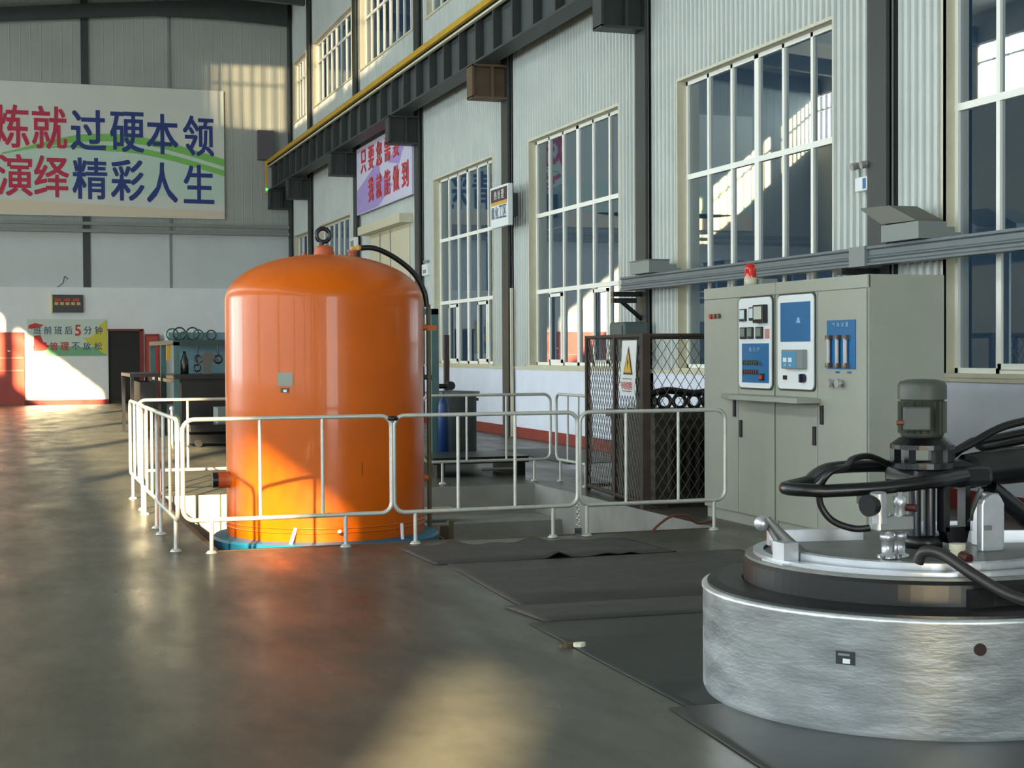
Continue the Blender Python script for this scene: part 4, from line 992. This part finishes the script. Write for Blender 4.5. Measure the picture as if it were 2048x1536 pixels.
p = MB(); p.prism([(3.80, 1.0), (3.97, 1.0), (4.02, .93), (4.14, .93), (4.14, .99), (4.02, 1.03)], 'y', 5.74, 5.92); p.build('web_plate', M_darker, t)
p = MB()
for k in range(6):
    a = math.pi/6+k*math.pi/3; p.box(MX+.115*math.cos(a)-.018, MX+.115*math.cos(a)+.018, MY+.115*math.sin(a)-.018, MY+.115*math.sin(a)+.018, 1.0, 1.085)
p.lathe([(.14, .995), (.14, 1.02), (.06, 1.02)], (MX, MY), 28, smooth=False); p.lathe([(.05, 1.08), (.14, 1.08), (.14, 1.10), (.10, 1.13), (.04, 1.135)], (MX, MY), 28, smooth=False); p.build('lantern_mount', M_darker, t)
mo = MB(); mo.lathe([(.04, 1.125), (.085, 1.125), (.095, 1.145), (.095, 1.30), (.10, 1.305)], (MX, MY), 32)
for k in range(20):
    a = k*math.pi/10; c_, s_ = math.cos(a), math.sin(a)
    mo.add([(MX+.094*c_-.004*s_, MY+.094*s_+.004*c_, 1.15), (MX+.094*c_+.004*s_, MY+.094*s_-.004*c_, 1.15), (MX+.106*c_, MY+.106*s_, 1.15), (MX+.094*c_-.004*s_, MY+.094*s_+.004*c_, 1.29), (MX+.094*c_+.004*s_, MY+.094*s_-.004*c_, 1.29), (MX+.106*c_, MY+.106*s_, 1.29)], [(0, 1, 2), (5, 4, 3), (0, 2, 5, 3), (1, 4, 5, 2)])
mo = mo.build('motor', M_motor, t)
p = MB(); p.lathe([(.106, 1.30), (.106, 1.36), (.098, 1.378), (.06, 1.388), (.001, 1.39)], (MX, MY), 32); p.build('fan_cover', mat('fan_cover', (72, 76, 68), .5, var=.2, scale=9), mo)
p = MB(); p.box(MX-.095, MX+.02, MY-.135, MY-.08, 1.165, 1.27); p.rot(-.45, (MX, MY)); p.build('terminal_box', mat('terminal_grey', (72, 78, 74), .5), mo, bevel=.008)
p = MB(); p.cyl((MX-.09, MY-.11, 1.20), (MX-.125, MY-.11, 1.20), .011, 10); p.rot(-.45, (MX, MY)); p.build('cable_gland', M_copper, mo)
for x in (3.80, 3.875):
    p = MB(); p.tube([(x, 5.78, .92), (x, 5.78, .66)], .026, 12); p.build('shaft_tube', mat('shaft_blue_black', (30, 36, 46), .35), t)
p = MB(); p.box(3.90, 3.925, 5.70, 5.76, .72, .92); p.box(4.005, 4.03, 5.70, 5.76, .72, .92); p.prism([(3.90, .74), (4.03, .74), (4.01, .67), (3.92, .67)], 'y', 5.70, 5.76); p.build('yoke', M_darker, t)
p = MB(); p.lathe([(.001, .70), (.075, .70), (.085, .68), (.085, .648), (.001, .648)], (3.84, 5.78), 20); p.build('bearing_foot', M_darker, t)
p = MB(); p.box(3.47, 3.54, 5.66, 5.72, .86, .93); p.build('hanger', M_black, t)
p = MB(); p.tube([(4.1, 5.72, .90), (4.02, 5.71, .76)], .012, 8); p.build('tie_rod', M_lid, t)
hs = [smooth([(3.74, 5.90, 1.01), (3.62, 5.86, 1.05), (3.50, 5.80, 1.045), (3.42, 5.72, 1.02), (3.33, 5.66, 1.015), (3.285, 5.66, .985), (3.275, 5.69, .93), (3.285, 5.70, .86), (3.33, 5.68, .795), (3.40, 5.62, .765), (3.46, 5.56, .775)])]
p = MB(); p.tube(hs[0], .0145, 10); tag(p.build('hydraulic_hose', M_rubber, origin=(3.46, 5.56, .77)), 'thin black hose threaded through the arm loop down to the chrome valves', 'hose')
for k, (z1_, y1_, lab) in enumerate(((1.20, 5.95, 'uppermost of the three black cables bowing up along the swing arm'), (1.14, 6.02, 'middle one of the three black cables along the swing arm'), (1.09, 6.1, 'lowest of the three black cables along the swing arm'))):
    p = MB(); p.tube(smooth([(4.0+.06*k, 5.88+.04*k, 1.035), (4.16+.05*k, 5.92+.04*k, 1.075+.01*k), (4.4, y1_, z1_-.035), (4.75, y1_+.05, z1_+.0), (5.1, y1_+.1, z1_-.03), (5.3, 6.1, 1.1)]), .019, 8)
    tag(p.build('power_cable', M_rubber, origin=(4.0, 5.9, 1.03)), lab, 'cable', 'black cables along the swing arm')

# ------------------------------------------------------------------ welding rack in the far left background
RY = 27.0
t = thing('tool_rack', (3.8, 29, 0), 'teal steel tool rack behind the left barriers, hung with gear', 'rack')
for x, y in ((2.85, RY), (2.86, RY+2.4), (2.86, RY+4.6), (4.75, RY), (4.75, RY+4.6)):
    p = MB(); p.box(x-.05, x+.05, y-.05, y+.05, 0, 1.72); p.build('post', M_teal, t)
p = MB(); p.box(2.8, 4.8, RY-.05, RY+.03, 1.66, 1.76); p.box(2.8, 2.9, RY, RY+4.6, 1.68, 1.76); p.build('top_rail', mat('dark_green_rail', (36, 58, 54), .5), t)
p = MB(); p.box(2.92, 4.75, RY+1.2, RY+1.26, 1.1, 1.68); p.build('back_panel', mat('blue_grey_panel', (104, 138, 146), .5), t)
p = MB(); p.box(2.8, 4.8, RY+.8, RY+1.5, 1.76, 1.90); p.build('top_box', mat('blue_grey_panel', (104, 138, 146), .5), t)
p = MB(); p.box(2.8, 4.8, RY-.1, RY+1.3, 1.08, 1.16); p.build('bench_top', M_darker, t)
p = MB(); p.box(2.95, 4.7, RY+.1, RY+1.2, .1, 1.08); p.build('bench_body', M_black, t)
p = MB(); p.box(2.83, 2.89, RY, RY+4.6, 1.0, 1.06); p.build('side_rail', M_darker, t)
def hanging(name, x, zr, R, lab, cat):
    tt = thing(name, (x, RY-.02, zr), lab, cat, 'lifting rings hung on the tool rack')
    p = MB(); p.torus((x, RY-.06, zr), R, .018, 'y', 20, 6); p.build('ring', M_darker, tt)
    p = MB(); p.tube([(x, RY-.06, zr+R), (x, RY-.06, 1.66)], .012, 6); p.build('rod', M_darker, tt)
hanging('lifting_ring', 3.215, 1.43, .052, 'small hanging ring on the rack, upper left of the brown fixture', 'ring')
hanging('lifting_ring', 3.20, 1.265, .058, 'hanging ring low on the left of the brown fixture', 'ring')
hanging('lifting_ring', 3.565, 1.415, .065, 'larger hanging ring right of the brown fixture', 'ring')
t = thing('valve_fixture', (3.37, RY-.1, 1.16), 'brown-grey hexagonal fixture with handles standing on the rack bench', 'fixture')
hx = [(3.38+.12*math.cos(k*math.pi/3), 1.455+.11*math.sin(k*math.pi/3)) for k in range(6)]
mfx = mat('fixture_brown', (90, 88, 80), .6)
p = MB(); p.prism(hx, 'y', RY-.14, RY-.08); p.build('head', mfx, t)
p = MB(); p.box(3.29, 3.43, RY-.15, RY-.05, 1.16, 1.40); p.build('column', mfx, t)
p = MB(); p.tube([(3.46, RY-.1, 1.45), (3.56, RY-.1, 1.38)], .03, 8); p.build('handle', mfx, t)
p = MB(); p.tube([(3.30, RY-.1, 1.42), (3.22, RY-.1, 1.36)], .025, 8); p.build('handle', mfx, t)
t = thing('dark_bottle', (2.99, RY, 1.16), 'dark upright bottle on the rack bench beside the teal post', 'bottle')
p = MB(); p.lathe([(.001, 1.16), (.07, 1.16), (.07, 1.40), (.03, 1.50), (.025, 1.56), (.001, 1.56)], (2.99, RY), 16); p.build('body', M_black, t)
for k, (x, R) in enumerate(((2.86, .10), (2.99, .11), (3.06, .07), (3.22, .11), (3.32, .09), (3.55, .085))):
    p = MB(); p.torus((x, RY+.75, 1.76+R+.005), R, .013, 'y', 20, 6)
    tag(p.build('cable_coil', M_darker if k % 2 else mat('green_cable', (40, 92, 66), .5), origin=(x, RY+.75, 1.76)), ['thin cable loop at the left end of the rack top', 'second cable loop from the left end of the rack top', 'smallest cable loop on the rack top, third from left', 'tall cable loop above the brown fixture, fourth from left', 'cable loop right of the tallest one, fifth on the rack top', 'cable loop nearest the orange tank on the rack top'][k], 'cable', 'cable loops on the rack top')
p = MB(); p.box(2.80, 2.88, RY+1.2, RY+1.26, 1.40, 1.69); tag(p.build('wooden_board', M_amber, origin=(2.74, RY+.3, 1.4)), 'yellowish board hung between two teal rack posts', 'board')
p = MB(); p.sphere((2.66, RY-1.0, .60), .04, 12); p.cyl((2.66, RY-1.0, 0), (2.66, RY-1.0, .58), .02, 8); tag(p.build('bollard', M_white2, origin=(2.66, RY-1, 0)), 'small white-headed stick in front of the tool rack', 'stick')
t = thing('work_table', (2.42, 29.4, 0), 'dark steel work table left of the tool rack by the doorway', 'table')
p = MB(); p.box(2.16, 2.68, 28.3, 30.5, 1.10, 1.16); p.build('tabletop', M_darker, t)
for x, y in ((2.2, 28.35), (2.63, 28.35), (2.2, 30.45), (2.63, 30.45)):
    p = MB(); p.box(x-.03, x+.03, y-.03, y+.03, 0, 1.1); p.build('leg', M_darker, t)
p = MB(); p.box(2.35, 2.62, 28.5, 30.3, .1, 1.0); p.build('side_panel', M_black, t)
t = thing('steel_trolley', (3.1, 25.1, 0), 'dark low steel trolley on the floor behind the rear barrier', 'trolley')
p = MB(); p.box(2.85, 4.2, 24.95, 25.9, .25, .36); p.build('deck', M_darker, t)
p = MB(); p.box(2.85, 4.2, 25.0, 25.9, .06, .2); p.build('frame', M_darker, t)
for x in (2.98, 4.05):
    p = MB(); p.cyl((x, 24.97, .06), (x, 25.05, .06), .06, 14); p.build('wheel', M_black, t)
p = MB(); p.box(3.35, 4.3, 25.4, 26.0, .36, .62); tag(p.build('grey_crate', mat('crate_grey', (120, 126, 122), .6), origin=(3.8, 25.7, .36)), 'pale grey crate on the trolley next to the orange tank edge', 'crate')

for o in bpy.data.objects:
    if '_o' in o: del o['_o']
